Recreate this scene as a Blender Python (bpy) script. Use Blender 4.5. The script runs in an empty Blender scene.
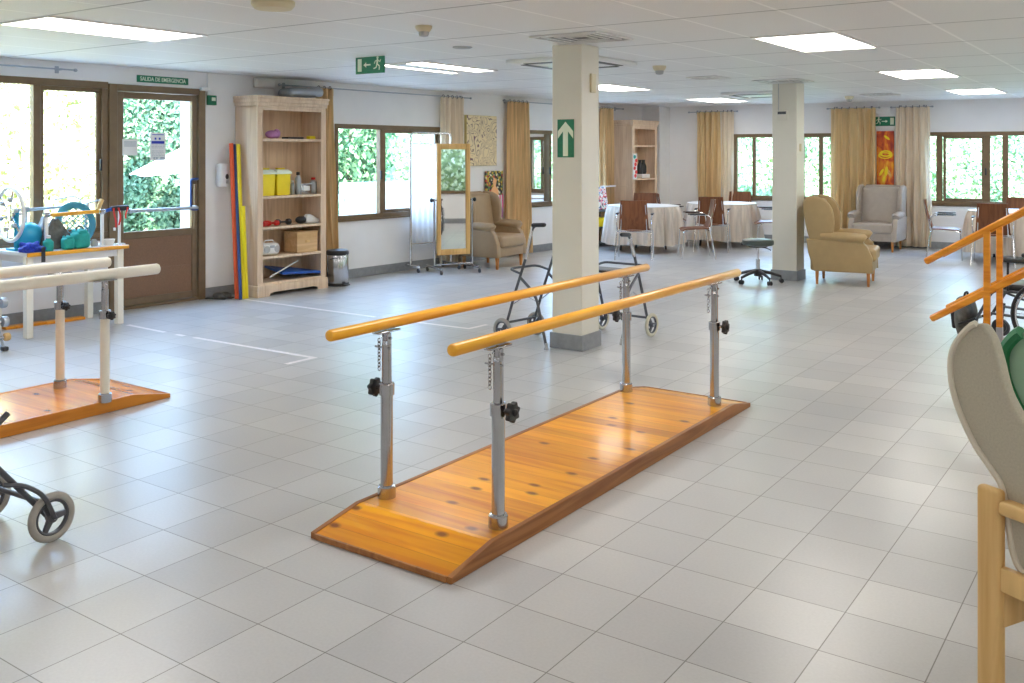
import bpy, bmesh, math, random
from mathutils import Vector, Matrix
PI = math.pi
R = math.radians
C = bpy.context.scene.collection
SC = bpy.context.scene

# ------------------------------------------------------------------ materials
def nodes(name):
    m = bpy.data.materials.new(name); m.use_nodes = True
    nt = m.node_tree
    return m, nt, nt.nodes['Principled BSDF'], nt.nodes['Material Output']
def nn(nt, t, **kw):
    n = nt.nodes.new(t)
    for k, v in kw.items():
        if hasattr(n, k) and k not in n.inputs: setattr(n, k, v)
        else: n.inputs[k].default_value = v
    return n
def coords(nt, scale=(1,1,1), rot=(0,0,0), loc=(0,0,0), src='Object'):
    tc = nt.nodes.new('ShaderNodeTexCoord'); mp = nt.nodes.new('ShaderNodeMapping')
    mp.inputs['Scale'].default_value = scale; mp.inputs['Rotation'].default_value = rot; mp.inputs['Location'].default_value = loc
    nt.links.new(tc.outputs[src], mp.inputs[0])
    return mp.outputs[0]
def ramp(nt, fac, stops, interp='LINEAR'):
    r = nt.nodes.new('ShaderNodeValToRGB'); r.color_ramp.interpolation = interp
    e = r.color_ramp.elements
    while len(e) < len(stops): e.new(0.5)
    for i, (p, c) in enumerate(stops):
        e[i].position = p; e[i].color = (*c, 1) if len(c) == 3 else c
    nt.links.new(fac, r.inputs[0]); return r.outputs[0]
def bump(nt, b, h, strength=.2, dist=.01):
    n = nt.nodes.new('ShaderNodeBump'); n.inputs['Strength'].default_value = strength; n.inputs['Distance'].default_value = dist
    nt.links.new(h, n.inputs['Height']); nt.links.new(n.outputs[0], b.inputs['Normal'])
def mth(nt, op, a, b=None):
    n = nt.nodes.new('ShaderNodeMath'); n.operation = op
    for i, v in enumerate((a, b)):
        if v is None: continue
        if isinstance(v, (int, float)): n.inputs[i].default_value = v
        else: nt.links.new(v, n.inputs[i])
    return n.outputs[0]
def plain(name, col, rough=.5, metal=0, var=.06, scale=12, bmp=0, bscale=200, stretch=(1,1,1), spec=.5):
    """solid colour with slight noise variation and optional fine bump"""
    m, nt, b, o = nodes(name)
    v = coords(nt, stretch)
    nz = nn(nt, 'ShaderNodeTexNoise', Scale=scale, Detail=3.0); nt.links.new(v, nz.inputs['Vector'])
    lo = tuple(max(0, c*(1-var)) for c in col); hi = tuple(min(1, c*(1+var)) for c in col)
    nt.links.new(ramp(nt, nz.outputs[0], [(.3, lo), (.7, hi)]), b.inputs['Base Color'])
    b.inputs['Roughness'].default_value = rough; b.inputs['Metallic'].default_value = metal
    b.inputs['Specular IOR Level'].default_value = spec
    if bmp:
        n2 = nn(nt, 'ShaderNodeTexNoise', Scale=bscale, Detail=2.0); nt.links.new(v, n2.inputs['Vector'])
        bump(nt, b, n2.outputs[0], bmp, .004)
    return m
def wood(name, c0, c1, rough=.35, axis=0, plank=0, knots=False, freq=9, coat=0):
    """grain runs along local axis; plank > 0 cuts boards across the other horizontal axis"""
    m, nt, b, o = nodes(name)
    st = [14, 14, 14]; st[axis] = 1.1
    v = coords(nt, tuple(st))
    if plank:
        tc = nt.nodes.new('ShaderNodeTexCoord'); sp = nt.nodes.new('ShaderNodeSeparateXYZ'); nt.links.new(tc.outputs['Object'], sp.inputs[0])
        q = mth(nt, 'DIVIDE', sp.outputs[1 if axis == 0 else 0], plank)
        fl = mth(nt, 'FLOOR', q); fr = mth(nt, 'FRACT', q)
        wn = nt.nodes.new('ShaderNodeTexWhiteNoise'); wn.noise_dimensions = '1D'; nt.links.new(fl, wn.inputs['W'])
        ad = nt.nodes.new('ShaderNodeVectorMath'); ad.operation = 'ADD'
        cm = nt.nodes.new('ShaderNodeCombineXYZ'); sc = mth(nt, 'MULTIPLY', wn.outputs[0], 37.0)
        for i in range(3): nt.links.new(sc, cm.inputs[i])
        nt.links.new(v, ad.inputs[0]); nt.links.new(cm.outputs[0], ad.inputs[1]); v = ad.outputs[0]
    nz = nn(nt, 'ShaderNodeTexNoise', Scale=freq*.12, Detail=5.0, Distortion=1.2); nt.links.new(v, nz.inputs['Vector'])
    col = ramp(nt, nz.outputs[0], [(.3, c1), (.55, c0), (.8, tuple(min(1, x*1.15) for x in c0))])
    if plank:
        mx = nt.nodes.new('ShaderNodeMix'); mx.data_type = 'RGBA'; mx.blend_type = 'MULTIPLY'; mx.inputs[0].default_value = 1
        tint = ramp(nt, wn.outputs[0], [(0, (.72,.62,.55)), (1, (1.06,1.06,1.06))])
        nt.links.new(col, mx.inputs[6]); nt.links.new(tint, mx.inputs[7])
        e = mth(nt, 'GREATER_THAN', mth(nt, 'ABSOLUTE', mth(nt, 'SUBTRACT', fr, .5)), .49)
        m2 = nt.nodes.new('ShaderNodeMix'); m2.data_type = 'RGBA'
        nt.links.new(mth(nt, 'MULTIPLY', e, .55), m2.inputs[0]); nt.links.new(mx.outputs[2], m2.inputs[6]); m2.inputs[7].default_value = (c1[0]*.35, c1[1]*.3, c1[2]*.3, 1)
        col = m2.outputs[2]
    if knots:
        v2 = coords(nt, (3.2, 5.5, 5.5) if axis == 0 else (5.5, 3.2, 5.5))
        vo = nn(nt, 'ShaderNodeTexVoronoi', voronoi_dimensions='2D', Scale=1.0, Randomness=1.0); nt.links.new(v2, vo.inputs['Vector'])
        k = ramp(nt, vo.outputs['Distance'], [(.05, (1,1,1)), (.13, (0,0,0))])
        # only some of the cells carry a knot
        sp2 = nt.nodes.new('ShaderNodeSeparateColor'); nt.links.new(vo.outputs['Color'], sp2.inputs[0])
        g = mth(nt, 'MULTIPLY', mth(nt, 'GREATER_THAN', sp2.outputs[0], .45), .85)
        m3 = nt.nodes.new('ShaderNodeMix'); m3.data_type = 'RGBA'
        nt.links.new(mth(nt, 'MULTIPLY', g, k), m3.inputs[0]); nt.links.new(col, m3.inputs[6]); m3.inputs[7].default_value = (.14, .03, .008, 1)
        col = m3.outputs[2]
    nt.links.new(col, b.inputs['Base Color']); b.inputs['Roughness'].default_value = rough; b.inputs['Specular IOR Level'].default_value = .3
    if coat: b.inputs['Coat Weight'].default_value = coat; b.inputs['Coat Roughness'].default_value = .08
    return m
def emit(name, col, s):
    m, nt, b, o = nodes(name)
    b.inputs['Base Color'].default_value = (*col, 1); b.inputs['Emission Color'].default_value = (*col, 1); b.inputs['Emission Strength'].default_value = s
    return m
def glass_mat(name, tint=(1,1,1), refl=.06):
    m, nt, b, o = nodes(name)
    nt.nodes.remove(b)
    t = nn(nt, 'ShaderNodeBsdfTransparent'); t.inputs[0].default_value = (*tint, 1)
    g = nn(nt, 'ShaderNodeBsdfGlossy', Roughness=.02); mx = nt.nodes.new('ShaderNodeMixShader')
    fr = nn(nt, 'ShaderNodeFresnel', IOR=1.25); nt.links.new(fr.outputs[0], mx.inputs[0])
    nt.links.new(t.outputs[0], mx.inputs[1]); nt.links.new(g.outputs[0], mx.inputs[2]); nt.links.new(mx.outputs[0], o.inputs[0])
    return m
def cloth_mat(name, col, trans=.35, rough=.8, dark=.75, weave=True, stretch=(1,1,.06)):
    m, nt, b, o = nodes(name)
    v = coords(nt, stretch)
    nz = nn(nt, 'ShaderNodeTexNoise', Scale=22.0, Detail=3.0); nt.links.new(v, nz.inputs['Vector'])
    c = ramp(nt, nz.outputs[0], [(.3, tuple(x*dark for x in col)), (.7, col)])  # darker streaks down the cloth: shade of the fold creases, painted in
    d = nn(nt, 'ShaderNodeBsdfDiffuse'); t = nn(nt, 'ShaderNodeBsdfTranslucent'); mx = nt.nodes.new('ShaderNodeMixShader'); mx.inputs[0].default_value = trans
    nt.links.new(c, d.inputs[0]); nt.links.new(c, t.inputs[0]); nt.links.new(d.outputs[0], mx.inputs[1]); nt.links.new(t.outputs[0], mx.inputs[2])
    nt.links.new(mx.outputs[0], o.inputs[0]); nt.nodes.remove(b)
    return m
def leaf_mat(name, dark, light):
    m, nt, b, o = nodes(name)
    g = nt.nodes.new('ShaderNodeNewGeometry')
    c = ramp(nt, g.outputs['Random Per Island'], [(0, dark), (.5, tuple((a+b_)/2 for a, b_ in zip(dark, light))), (1, light)])
    d = nn(nt, 'ShaderNodeBsdfDiffuse'); t = nn(nt, 'ShaderNodeBsdfTranslucent'); mx = nt.nodes.new('ShaderNodeMixShader'); mx.inputs[0].default_value = .4
    nt.links.new(c, d.inputs[0]); nt.links.new(c, t.inputs[0]); nt.links.new(d.outputs[0], mx.inputs[1]); nt.links.new(t.outputs[0], mx.inputs[2])
    nt.links.new(mx.outputs[0], o.inputs[0]); nt.nodes.remove(b)
    return m
def floor_mat():
    m, nt, b, o = nodes('floor_tiles')
    v = coords(nt, loc=(3.301+33.25, -1.902+31.61, 0))
    br = nn(nt, 'ShaderNodeTexBrick', offset=0.0, squash=1.0, Scale=1.0); nt.links.new(v, br.inputs['Vector'])
    br.inputs['Brick Width'].default_value = .3325; br.inputs['Row Height'].default_value = .3161
    br.inputs['Mortar Size'].default_value = .0022; br.inputs['Mortar Smooth'].default_value = .1
    br.inputs['Color1'].default_value = (.46,.46,.465,1); br.inputs['Color2'].default_value = (.55,.548,.545,1); br.inputs['Mortar'].default_value = (.17,.16,.15,1)
    nz = nn(nt, 'ShaderNodeTexNoise', Scale=1.3, Detail=4.0); nt.links.new(v, nz.inputs['Vector'])
    n2 = nn(nt, 'ShaderNodeTexNoise', Scale=90.0, Detail=2.0); nt.links.new(v, n2.inputs['Vector'])
    mx = nt.nodes.new('ShaderNodeMix'); mx.data_type = 'RGBA'; mx.blend_type = 'MULTIPLY'; mx.inputs[0].default_value = 1
    nt.links.new(br.outputs[0], mx.inputs[6]); nt.links.new(ramp(nt, nz.outputs[0], [(.3, (.94,.94,.95)), (.7, (1.04,1.03,1.01))]), mx.inputs[7])
    m2 = nt.nodes.new('ShaderNodeMix'); m2.data_type = 'RGBA'; m2.blend_type = 'MULTIPLY'; m2.inputs[0].default_value = 1
    nt.links.new(mx.outputs[2], m2.inputs[6]); nt.links.new(ramp(nt, n2.outputs[0], [(.3, (.96,.96,.96)), (.7, (1.03,1.03,1.03))]), m2.inputs[7])
    nt.links.new(m2.outputs[2], b.inputs['Base Color'])
    b.inputs['Roughness'].default_value = .31
    b.inputs['Specular IOR Level'].default_value = .75
    inv = mth(nt, 'SUBTRACT', 1.0, br.outputs['Fac']); bump(nt, b, inv, .25, .002)
    return m
def ceil_mat():
    m, nt, b, o = nodes('ceiling_tiles')
    tc = nt.nodes.new('ShaderNodeTexCoord'); sp = nt.nodes.new('ShaderNodeSeparateXYZ'); nt.links.new(tc.outputs['Object'], sp.inputs[0])
    def line(s, off, per, w):
        q = mth(nt, 'FRACT', mth(nt, 'DIVIDE', mth(nt, 'SUBTRACT', s, off), per))
        return mth(nt, 'GREATER_THAN', mth(nt, 'ABSOLUTE', mth(nt, 'SUBTRACT', q, .5)), .5 - w/per/2)
    lx = line(sp.outputs[0], -2.08-67, .67, .022); ly = line(sp.outputs[1], 7.19-126.5, 1.265, .022)
    v = coords(nt)
    nz = nn(nt, 'ShaderNodeTexNoise', Scale=150.0, Detail=3.0); nt.links.new(v, nz.inputs['Vector'])
    c = ramp(nt, nz.outputs[0], [(.35, (.76,.755,.745)), (.6, (.86,.855,.845))])
    m1 = nt.nodes.new('ShaderNodeMix'); m1.data_type = 'RGBA'; nt.links.new(lx, m1.inputs[0]); nt.links.new(c, m1.inputs[6]); m1.inputs[7].default_value = (.97,.965,.95,1)
    m2 = nt.nodes.new('ShaderNodeMix'); m2.data_type = 'RGBA'; nt.links.new(mth(nt,'MULTIPLY',ly,.8), m2.inputs[0]); nt.links.new(m1.outputs[2], m2.inputs[6]); m2.inputs[7].default_value = (.25,.245,.24,1)
    nt.links.new(m2.outputs[2], b.inputs['Base Color']); b.inputs['Roughness'].default_value = .55
    bump(nt, b, nz.outputs[0], .15, .003)
    return m

M = {}
M['floor'] = floor_mat(); M['ceiling'] = ceil_mat()
M['wall'] = plain('wall_paint', (.87,.85,.835), .6, var=.02, scale=3, bmp=.06, bscale=120)
M['column'] = plain('column_paint', (.76,.72,.62), .5, var=.02, scale=3)
M['skirting'] = plain('skirting_tile', (.27,.28,.29), .35, var=.1, scale=20)
M['bronze'] = plain('bronze_aluminium', (.19,.12,.06), .42, .15, var=.08)
M['door_panel'] = plain('door_panel_brown', (.24,.125,.065), .45, .1, var=.12, scale=120)
M['glass'] = glass_mat('window_glass', (.97,.99,1))
M['pine'] = wood('lacquered_pine', (.95,.43,.006), (.78,.27,.004), .3, axis=0, plank=.105, knots=True, coat=.1)
M['pine_left'] = wood('lacquered_pine_worn', (.90,.33,.04), (.70,.19,.015), .25, axis=0, plank=.105, knots=True, coat=.4)
M['pine_edge'] = wood('pine_edge', (.40,.17,.055), (.24,.085,.025), .4, axis=1)
M['rail'] = wood('rail_wood', (.92,.45,.04), (.80,.31,.02), .28, axis=1, coat=.4)
M['edge_orange'] = wood('orange_edge', (.66,.25,.03), (.50,.15,.015), .35, axis=1)
M['rail_x'] = wood('stair_wood', (.86,.33,.025), (.70,.21,.012), .3, axis=0, coat=.3)
M['beech'] = wood('beech_wood', (.76,.50,.21), (.66,.39,.14), .4, axis=2)
M['beech_x'] = wood('beech_wood_flat', (.76,.50,.21), (.66,.39,.14), .4, axis=0)
M['shelf'] = wood('pickled_oak', (.80,.62,.45), (.68,.49,.33), .5, axis=2)
M['shelf_in'] = wood('pickled_oak_inside', (.78,.58,.39), (.64,.44,.27), .5, axis=2)
M['mirror_wood'] = wood('mirror_frame_oak', (.77,.48,.18), (.60,.33,.09), .4, axis=2)
M['chairwood'] = wood('walnut_shell', (.23,.085,.035), (.13,.042,.018), .38, axis=2)
M['legwood'] = wood('chair_leg_wood', (.62,.26,.07), (.42,.15,.04), .35, axis=2)
M['chrome'] = plain('chrome', (.72,.72,.74), .14, 1, var=.03)
M['steel'] = plain('satin_steel', (.50,.50,.52), .17, 1, var=.05)
M['greymetal'] = plain('grey_painted_metal', (.42,.45,.49), .35, .6, var=.05)
M['darkmetal'] = plain('dark_grey_tube', (.10,.105,.12), .35, .5, var=.1)
M['black'] = plain('black_plastic', (.018,.018,.02), .4, var=.2)
M['rubber'] = plain('grey_rubber', (.36,.34,.31), .8, var=.1)
M['palerubber'] = plain('pale_rubber', (.62,.58,.46), .8, var=.08)
M['white'] = plain('white_paint', (.83,.82,.80), .35, var=.02)
M['cream'] = plain('cream_rail', (.87,.82,.70), .35, var=.03)
M['whiteplastic'] = plain('white_plastic', (.84,.84,.83), .3, var=.02)
M['beigeplastic'] = plain('beige_plastic', (.70,.62,.42), .45, var=.03)
M['greyplastic'] = plain('grey_plastic', (.45,.45,.45), .5, var=.05)
M['green'] = plain('sign_green', (.012,.19,.09), .4, var=.1, scale=40)
M['signwhite'] = plain('sign_pale', (.80,.88,.70), .45, var=.02)
M['yellow'] = plain('yellow_plastic', (.90,.70,.01), .35, var=.03)
M['red'] = plain('red_plastic', (.68,.025,.02), .4, var=.06)
M['orange_red'] = plain('orange_foam', (.80,.10,.02), .5, var=.05)
M['blue'] = plain('blue_vinyl', (.02,.10,.42), .5, var=.08)
M['navy'] = plain('navy_foam', (.03,.07,.22), .6, var=.1)
M['blueball'] = plain('blue_ball', (.02,.36,.56), .35, var=.05)
M['discblue'] = plain('disc_blue', (.05,.30,.42), .4, var=.08)
M['cobalt'] = plain('cobalt_fabric', (.01,.04,.45), .6, var=.3, scale=60)
M['teal'] = plain('teal_fabric', (.015,.36,.32), .65, var=.15, scale=20)
M['bagdark'] = plain('dark_bag', (.10,.10,.09), .55, var=.5, scale=15)
M['tan'] = plain('tan_leather', (.40,.275,.125), .45, var=.04, bmp=.1, bscale=90)
M['taupe'] = plain('taupe_leather', (.36,.25,.145), .42, var=.04, bmp=.1, bscale=90)
M['greytaupe'] = plain('grey_taupe_leather', (.42,.355,.295), .42, var=.04, bmp=.1, bscale=90)
M['beigefab'] = plain('beige_upholstery', (.47,.43,.34), .8, var=.07, scale=160, bmp=.2, bscale=260)
M['piping'] = plain('pale_piping', (.66,.61,.50), .6, var=.03)
M['greenvinyl'] = plain('green_vinyl', (.012,.17,.06), .35, var=.08)
M['greenpad'] = plain('green_grey_pad', (.22,.36,.25), .55, var=.05)
M['stoolpad'] = plain('dark_green_vinyl', (.05,.065,.055), .35, var=.06)
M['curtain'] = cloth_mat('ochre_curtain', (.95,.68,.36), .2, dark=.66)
M['curtain_sun'] = cloth_mat('ochre_curtain_sunlit', (1.0,.77,.43), .3, dark=.78)  # lit copy of the ochre cloth, sunlight painted in as lighter colour
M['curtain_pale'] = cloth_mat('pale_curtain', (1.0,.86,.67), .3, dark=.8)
M['cloth'] = cloth_mat('cream_tablecloth', (.88,.77,.66), .08, dark=.74)
M['clothtop'] = plain('white_overlay', (.80,.80,.80), .4, var=.02)
M['screenfab'] = cloth_mat('screen_fabric', (.86,.86,.86), .55, dark=.95)
M['cardboard'] = wood('light_plywood', (.72,.48,.25), (.60,.36,.16), .6, axis=0)
M['tape'] = plain('floor_tape', (.88,.83,.82), .5, var=.06, scale=40)
M['light'] = emit('light_diffuser', (1,.95,.88), 9.0)
M['ground'] = plain('pale_paving', (.62,.58,.50), .8, var=.1)
M['fence'] = plain('white_fence', (.58,.58,.57), .6, var=.02)
M['canopy'] = cloth_mat('parasol_canvas', (.93,.90,.86), .3, dark=.96)
M['bark'] = plain('bark', (.16,.10,.06), .9, var=.3, scale=30)
M['leaf_yellow'] = leaf_mat('hedge_leaves_sunlit', (.66, .66, .36), (.96,.95,.80))  # leaf colour paled towards white, so the sun's glare is painted in
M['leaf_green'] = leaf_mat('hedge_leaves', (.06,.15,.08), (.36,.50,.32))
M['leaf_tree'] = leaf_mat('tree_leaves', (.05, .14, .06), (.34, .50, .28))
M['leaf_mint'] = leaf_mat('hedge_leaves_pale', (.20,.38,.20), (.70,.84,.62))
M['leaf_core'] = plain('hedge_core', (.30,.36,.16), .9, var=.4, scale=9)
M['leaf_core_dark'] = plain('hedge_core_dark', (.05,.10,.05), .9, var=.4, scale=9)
def mirror_mat():
    m, nt, b, o = nodes('mirror_glass'); b.inputs['Base Color'].default_value = (.93,.94,.95,1); b.inputs['Metallic'].default_value = 1; b.inputs['Roughness'].default_value = .02
    return m
M['mirror'] = mirror_mat()

# ------------------------------------------------------------------ mesh builder
class MB:
    def __init__(s): s.v = []; s.f = []
    def _add(s, vs, fs, T=None):
        o = len(s.v)
        s.v += [tuple(T @ Vector(p)) if T is not None else tuple(p) for p in vs]
        s.f += [tuple(i+o for i in f) for f in fs]
        return s
    def _bm(s, bm, T=None):
        bm.verts.index_update()
        s._add([v.co.copy() for v in bm.verts], [[v.index for v in f.verts] for f in bm.faces], T); bm.free(); return s
    def box(s, c, sz, bev=0, seg=2, rot=None):
        bm = bmesh.new(); bmesh.ops.create_cube(bm, size=1)
        for v in bm.verts: v.co = Vector((v.co.x*sz[0], v.co.y*sz[1], v.co.z*sz[2]))
        if bev: bmesh.ops.bevel(bm, geom=list(bm.edges), offset=min(bev, min(sz)*.49), segments=seg, affect='EDGES', profile=.5)
        T = Matrix.Translation(c)
        if rot is not None: T = T @ (rot.to_4x4() if isinstance(rot, Matrix) else Matrix.Rotation(rot[2], 4, 'Z') @ Matrix.Rotation(rot[1], 4, 'Y') @ Matrix.Rotation(rot[0], 4, 'X'))
        return s._bm(bm, T)
    def span(s, a, b, bev=0, seg=2):
        return s.box([(p+q)/2 for p, q in zip(a, b)], [abs(q-p) for p, q in zip(a, b)], bev, seg)
    def tube(s, pts, r, seg=10, closed=False):
        pts = [Vector(p) for p in pts]; n = len(pts)
        rs = r if isinstance(r, (list, tuple)) else [r]*n
        tg = []
        for i in range(n):
            a = pts[(i-1) % n] if (closed or i) else pts[i]; b = pts[(i+1) % n] if (closed or i < n-1) else pts[i]
            tg.append((b-a).normalized())
        up = Vector((0,0,1)) if abs(tg[0].z) < .9 else Vector((1,0,0))
        nrm = (up - tg[0]*up.dot(tg[0])).normalized(); vs = []; fs = []
        for i in range(n):
            nrm = nrm - tg[i]*nrm.dot(tg[i])
            nrm = nrm.normalized() if nrm.length > 1e-6 else tg[i].orthogonal().normalized()
            bn = tg[i].cross(nrm)
            for k in range(seg):
                a = 2*PI*k/seg; vs.append(pts[i] + (nrm*math.cos(a) + bn*math.sin(a))*rs[i])
        for i in range(n if closed else n-1):
            j = (i+1) % n
            for k in range(seg): fs.append((i*seg+k, i*seg+(k+1) % seg, j*seg+(k+1) % seg, j*seg+k))
        if not closed: fs.append(tuple(range(seg-1, -1, -1))); fs.append(tuple((n-1)*seg+k for k in range(seg)))
        return s._add(vs, fs)
    def bar(s, a, b, w, h, bev=.003):
        """rectangular bar from a to b"""
        a, b = Vector(a), Vector(b); d = b-a; L = d.length; x = d.normalized()
        up = Vector((0,0,1)) if abs(x.z) < .95 else Vector((0,1,0))
        y = up.cross(x).normalized(); z = x.cross(y)
        rot = Matrix((x, y, z)).transposed()
        return s.box((a+b)/2, (L, w, h), bev, 1, rot)
    def lathe(s, prof, c=(0,0,0), seg=24, T=None):
        vs = []; fs = []; n = len(prof)
        for r, z in prof:
            for k in range(seg):
                a = 2*PI*k/seg; vs.append((max(r, 1e-4)*math.cos(a), max(r, 1e-4)*math.sin(a), z))
        for i in range(n-1):
            for k in range(seg): fs.append((i*seg+k, i*seg+(k+1) % seg, (i+1)*seg+(k+1) % seg, (i+1)*seg+k))
        fs.append(tuple(range(seg-1, -1, -1))); fs.append(tuple((n-1)*seg+k for k in range(seg)))
        return s._add(vs, fs, Matrix.Translation(c) @ (T if T is not None else Matrix()))
    def cyl(s, c, r, h, seg=24, bev=0, T=None):
        p = [(r, -h/2), (r, h/2)] if not bev else [(r-bev, -h/2), (r-bev*.3, -h/2+bev*.3), (r, -h/2+bev), (r, h/2-bev), (r-bev*.3, h/2-bev*.3), (r-bev, h/2)]
        return s.lathe(p, c, seg, T)
    def prism(s, poly, depth, T=None, bev=0, seg=2):
        bm = bmesh.new(); vs = [bm.verts.new((x, y, 0)) for x, y in poly]; f = bm.faces.new(vs)
        r = bmesh.ops.extrude_face_region(bm, geom=[f])
        for e in r['geom']:
            if isinstance(e, bmesh.types.BMVert): e.co.z += depth
        bmesh.ops.recalc_face_normals(bm, faces=bm.faces)
        if bev:
            ed = [e for e in bm.edges if abs(e.verts[0].co.z - e.verts[1].co.z) < 1e-6]
            bmesh.ops.bevel(bm, geom=ed, offset=bev, segments=seg, affect='EDGES', profile=.5)
        return s._bm(bm, T)
    def sphere(s, c, r, sc=(1,1,1), u=20, v=12, T=None):
        bm = bmesh.new(); bmesh.ops.create_uvsphere(bm, u_segments=u, v_segments=v, radius=r)
        for q in bm.verts: q.co = Vector((q.co.x*sc[0], q.co.y*sc[1], q.co.z*sc[2]))
        return s._bm(bm, Matrix.Translation(c) @ (T if T is not None else Matrix()))
    def torus(s, c, R_, r, T=None, seg=32, rs=8, sc=(1,1,1)):
        vs = []; fs = []
        for i in range(seg):
            a = 2*PI*i/seg
            for k in range(rs):
                b = 2*PI*k/rs; q = R_ + r*math.cos(b); vs.append((q*math.cos(a)*sc[0], q*math.sin(a)*sc[1], r*math.sin(b)*sc[2]))
        for i in range(seg):
            for k in range(rs): fs.append((i*rs+k, ((i+1) % seg)*rs+k, ((i+1) % seg)*rs+(k+1) % rs, i*rs+(k+1) % rs))
        return s._add(vs, fs, Matrix.Translation(c) @ (T if T is not None else Matrix()))
    def grid(s, fn, nu, nv, thick=0):
        P = [[Vector(fn(i/nu, j/nv)) for j in range(nv+1)] for i in range(nu+1)]
        vs = [p for row in P for p in row]; w = nv+1
        fs = [(i*w+j, (i+1)*w+j, (i+1)*w+j+1, i*w+j+1) for i in range(nu) for j in range(nv)]
        if thick:
            N_ = []
            for i in range(nu+1):
                for j in range(nv+1):
                    a = P[min(i+1, nu)][j]-P[max(i-1, 0)][j]; b = P[i][min(j+1, nv)]-P[i][max(j-1, 0)]
                    N_.append(a.cross(b).normalized())
            o = len(vs); vs = vs + [p + n*thick for p, n in zip(vs, N_)]
            fs = fs + [tuple(reversed([k+o for k in f])) for f in fs]
            rim = [i*w for i in range(nu+1)] + [nu*w+j for j in range(1, nv+1)] + [i*w+nv for i in range(nu-1, -1, -1)] + [j for j in range(nv-1, 0, -1)]
            for a, b in zip(rim, rim[1:]+rim[:1]): fs.append((b, a, a+o, b+o))
        return s._add(vs, fs)
    def build(s, name, mat, parent=None, loc=None, rot=None, smooth=True, angle=38):
        me = bpy.data.meshes.new(name); me.from_pydata([tuple(v) for v in s.v], [], s.f); me.validate()
        bm = bmesh.new(); bm.from_mesh(me); bmesh.ops.recalc_face_normals(bm, faces=bm.faces); bm.to_mesh(me); bm.free()
        me.materials.append(mat if not isinstance(mat, str) else M[mat])
        if smooth:
            me.polygons.foreach_set('use_smooth', [True]*len(me.polygons)); me.set_sharp_from_angle(angle=R(angle))
        o = bpy.data.objects.new(name, me); C.objects.link(o)
        if parent is not None: o.parent = parent
        if loc is not None: o.location = loc
        if rot is not None: o.rotation_euler = rot
        return o
def fillet(pts, rad, n=5):
    """round the corners of a polyline"""
    pts = [Vector(p) for p in pts]; out = [pts[0]]
    for i in range(1, len(pts)-1):
        a, b, c = pts[i-1], pts[i], pts[i+1]
        d = min(rad, (a-b).length*.48, (c-b).length*.48)
        p, q = b+(a-b).normalized()*d, b+(c-b).normalized()*d
        for k in range(n+1):
            t = k/n; out.append(p*(1-t)**2 + b*2*t*(1-t) + q*t*t)
    out.append(pts[-1]); return out
def smooth_poly(pts, sub=4):
    """closed Catmull-Rom through 2D points"""
    n = len(pts); out = []
    for i in range(n):
        p0, p1, p2, p3 = [Vector(pts[(i+k-1) % n]) for k in range(4)]
        for k in range(sub):
            t = k/sub
            out.append(tuple(.5*((2*p1) + (p2-p0)*t + (2*p0-5*p1+4*p2-p3)*t*t + (3*p1-p0-3*p2+p3)*t**3)))
    return out
def tag(o, label, cat, group=None, kind=None):
    if label: o['label'] = label
    if cat: o['category'] = cat
    if group: o['group'] = group
    if kind: o['kind'] = kind
    return o
def thing(name, label, cat, loc=(0,0,0), rotz=0, group=None):
    o = bpy.data.objects.new(name, None); C.objects.link(o); o.empty_display_size = .1
    o.location = loc; o.rotation_euler = (0, 0, rotz)
    return tag(o, label, cat, group)
def struct(o):
    o['kind'] = 'structure'; return o
def struct_empty(name, loc=(0,0,0), rotz=0):
    o = bpy.data.objects.new(name, None); C.objects.link(o); o.location = loc; o.rotation_euler = (0, 0, rotz); o['kind'] = 'structure'; return o
def dup(root, loc, rotz, label, group=None):
    r = root.copy(); C.objects.link(r); r.location = loc; r.rotation_euler = (0, 0, rotz); r['label'] = label
    if group: r['group'] = group
    def kids(a, b):
        for ch in a.children:
            c = ch.copy(); C.objects.link(c); c.parent = b; kids(ch, c)
    kids(root, r); return r
RX, RY, RZ = (lambda a: Matrix.Rotation(a, 4, 'X')), (lambda a: Matrix.Rotation(a, 4, 'Y')), (lambda a: Matrix.Rotation(a, 4, 'Z'))
def text_part(s, size, name, mat, parent, loc, rot, depth=.001, width=None):
    cu = bpy.data.curves.new('lettering_curve', 'FONT'); cu.body = s; cu.size = size; cu.align_x = 'CENTER'; cu.align_y = 'CENTER'; cu.extrude = depth; cu.offset = size*.012
    ob = bpy.data.objects.new('lettering_source', cu); C.objects.link(ob)
    dg = bpy.context.evaluated_depsgraph_get(); me = bpy.data.meshes.new_from_object(ob.evaluated_get(dg))
    bpy.data.objects.remove(ob)
    if width:
        w = max(v.co.x for v in me.vertices) - min(v.co.x for v in me.vertices)
        for v in me.vertices: v.co.x *= width/w
    me.materials.clear(); me.materials.append(M[mat])
    o = bpy.data.objects.new(name, me); C.objects.link(o); o.parent = parent; o.location = loc; o.rotation_euler = rot
    return o

# ------------------------------------------------------------------ frames of reference
EYE = 1.65; ZC = 2.56
LA = Vector((-9.062, 5.871)); LROT = R(90-2.57)
LD = Vector((math.cos(LROT), math.sin(LROT))); LN = Vector((math.sin(LROT), -math.cos(LROT)))
BA = Vector((-8.5, 17.15)); BROT = math.atan2(.6, 6.5)
BD = Vector((math.cos(BROT), math.sin(BROT))); BN = Vector((math.sin(BROT), -math.cos(BROT)))
def WL(t, d, z=0): p = LA + LD*t + LN*d; return (p.x, p.y, z)
def WB(t, d, z=0): p = BA + BD*t + BN*d; return (p.x, p.y, z)
TCOR = 11.25   # where the left wall meets the back wall

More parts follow.
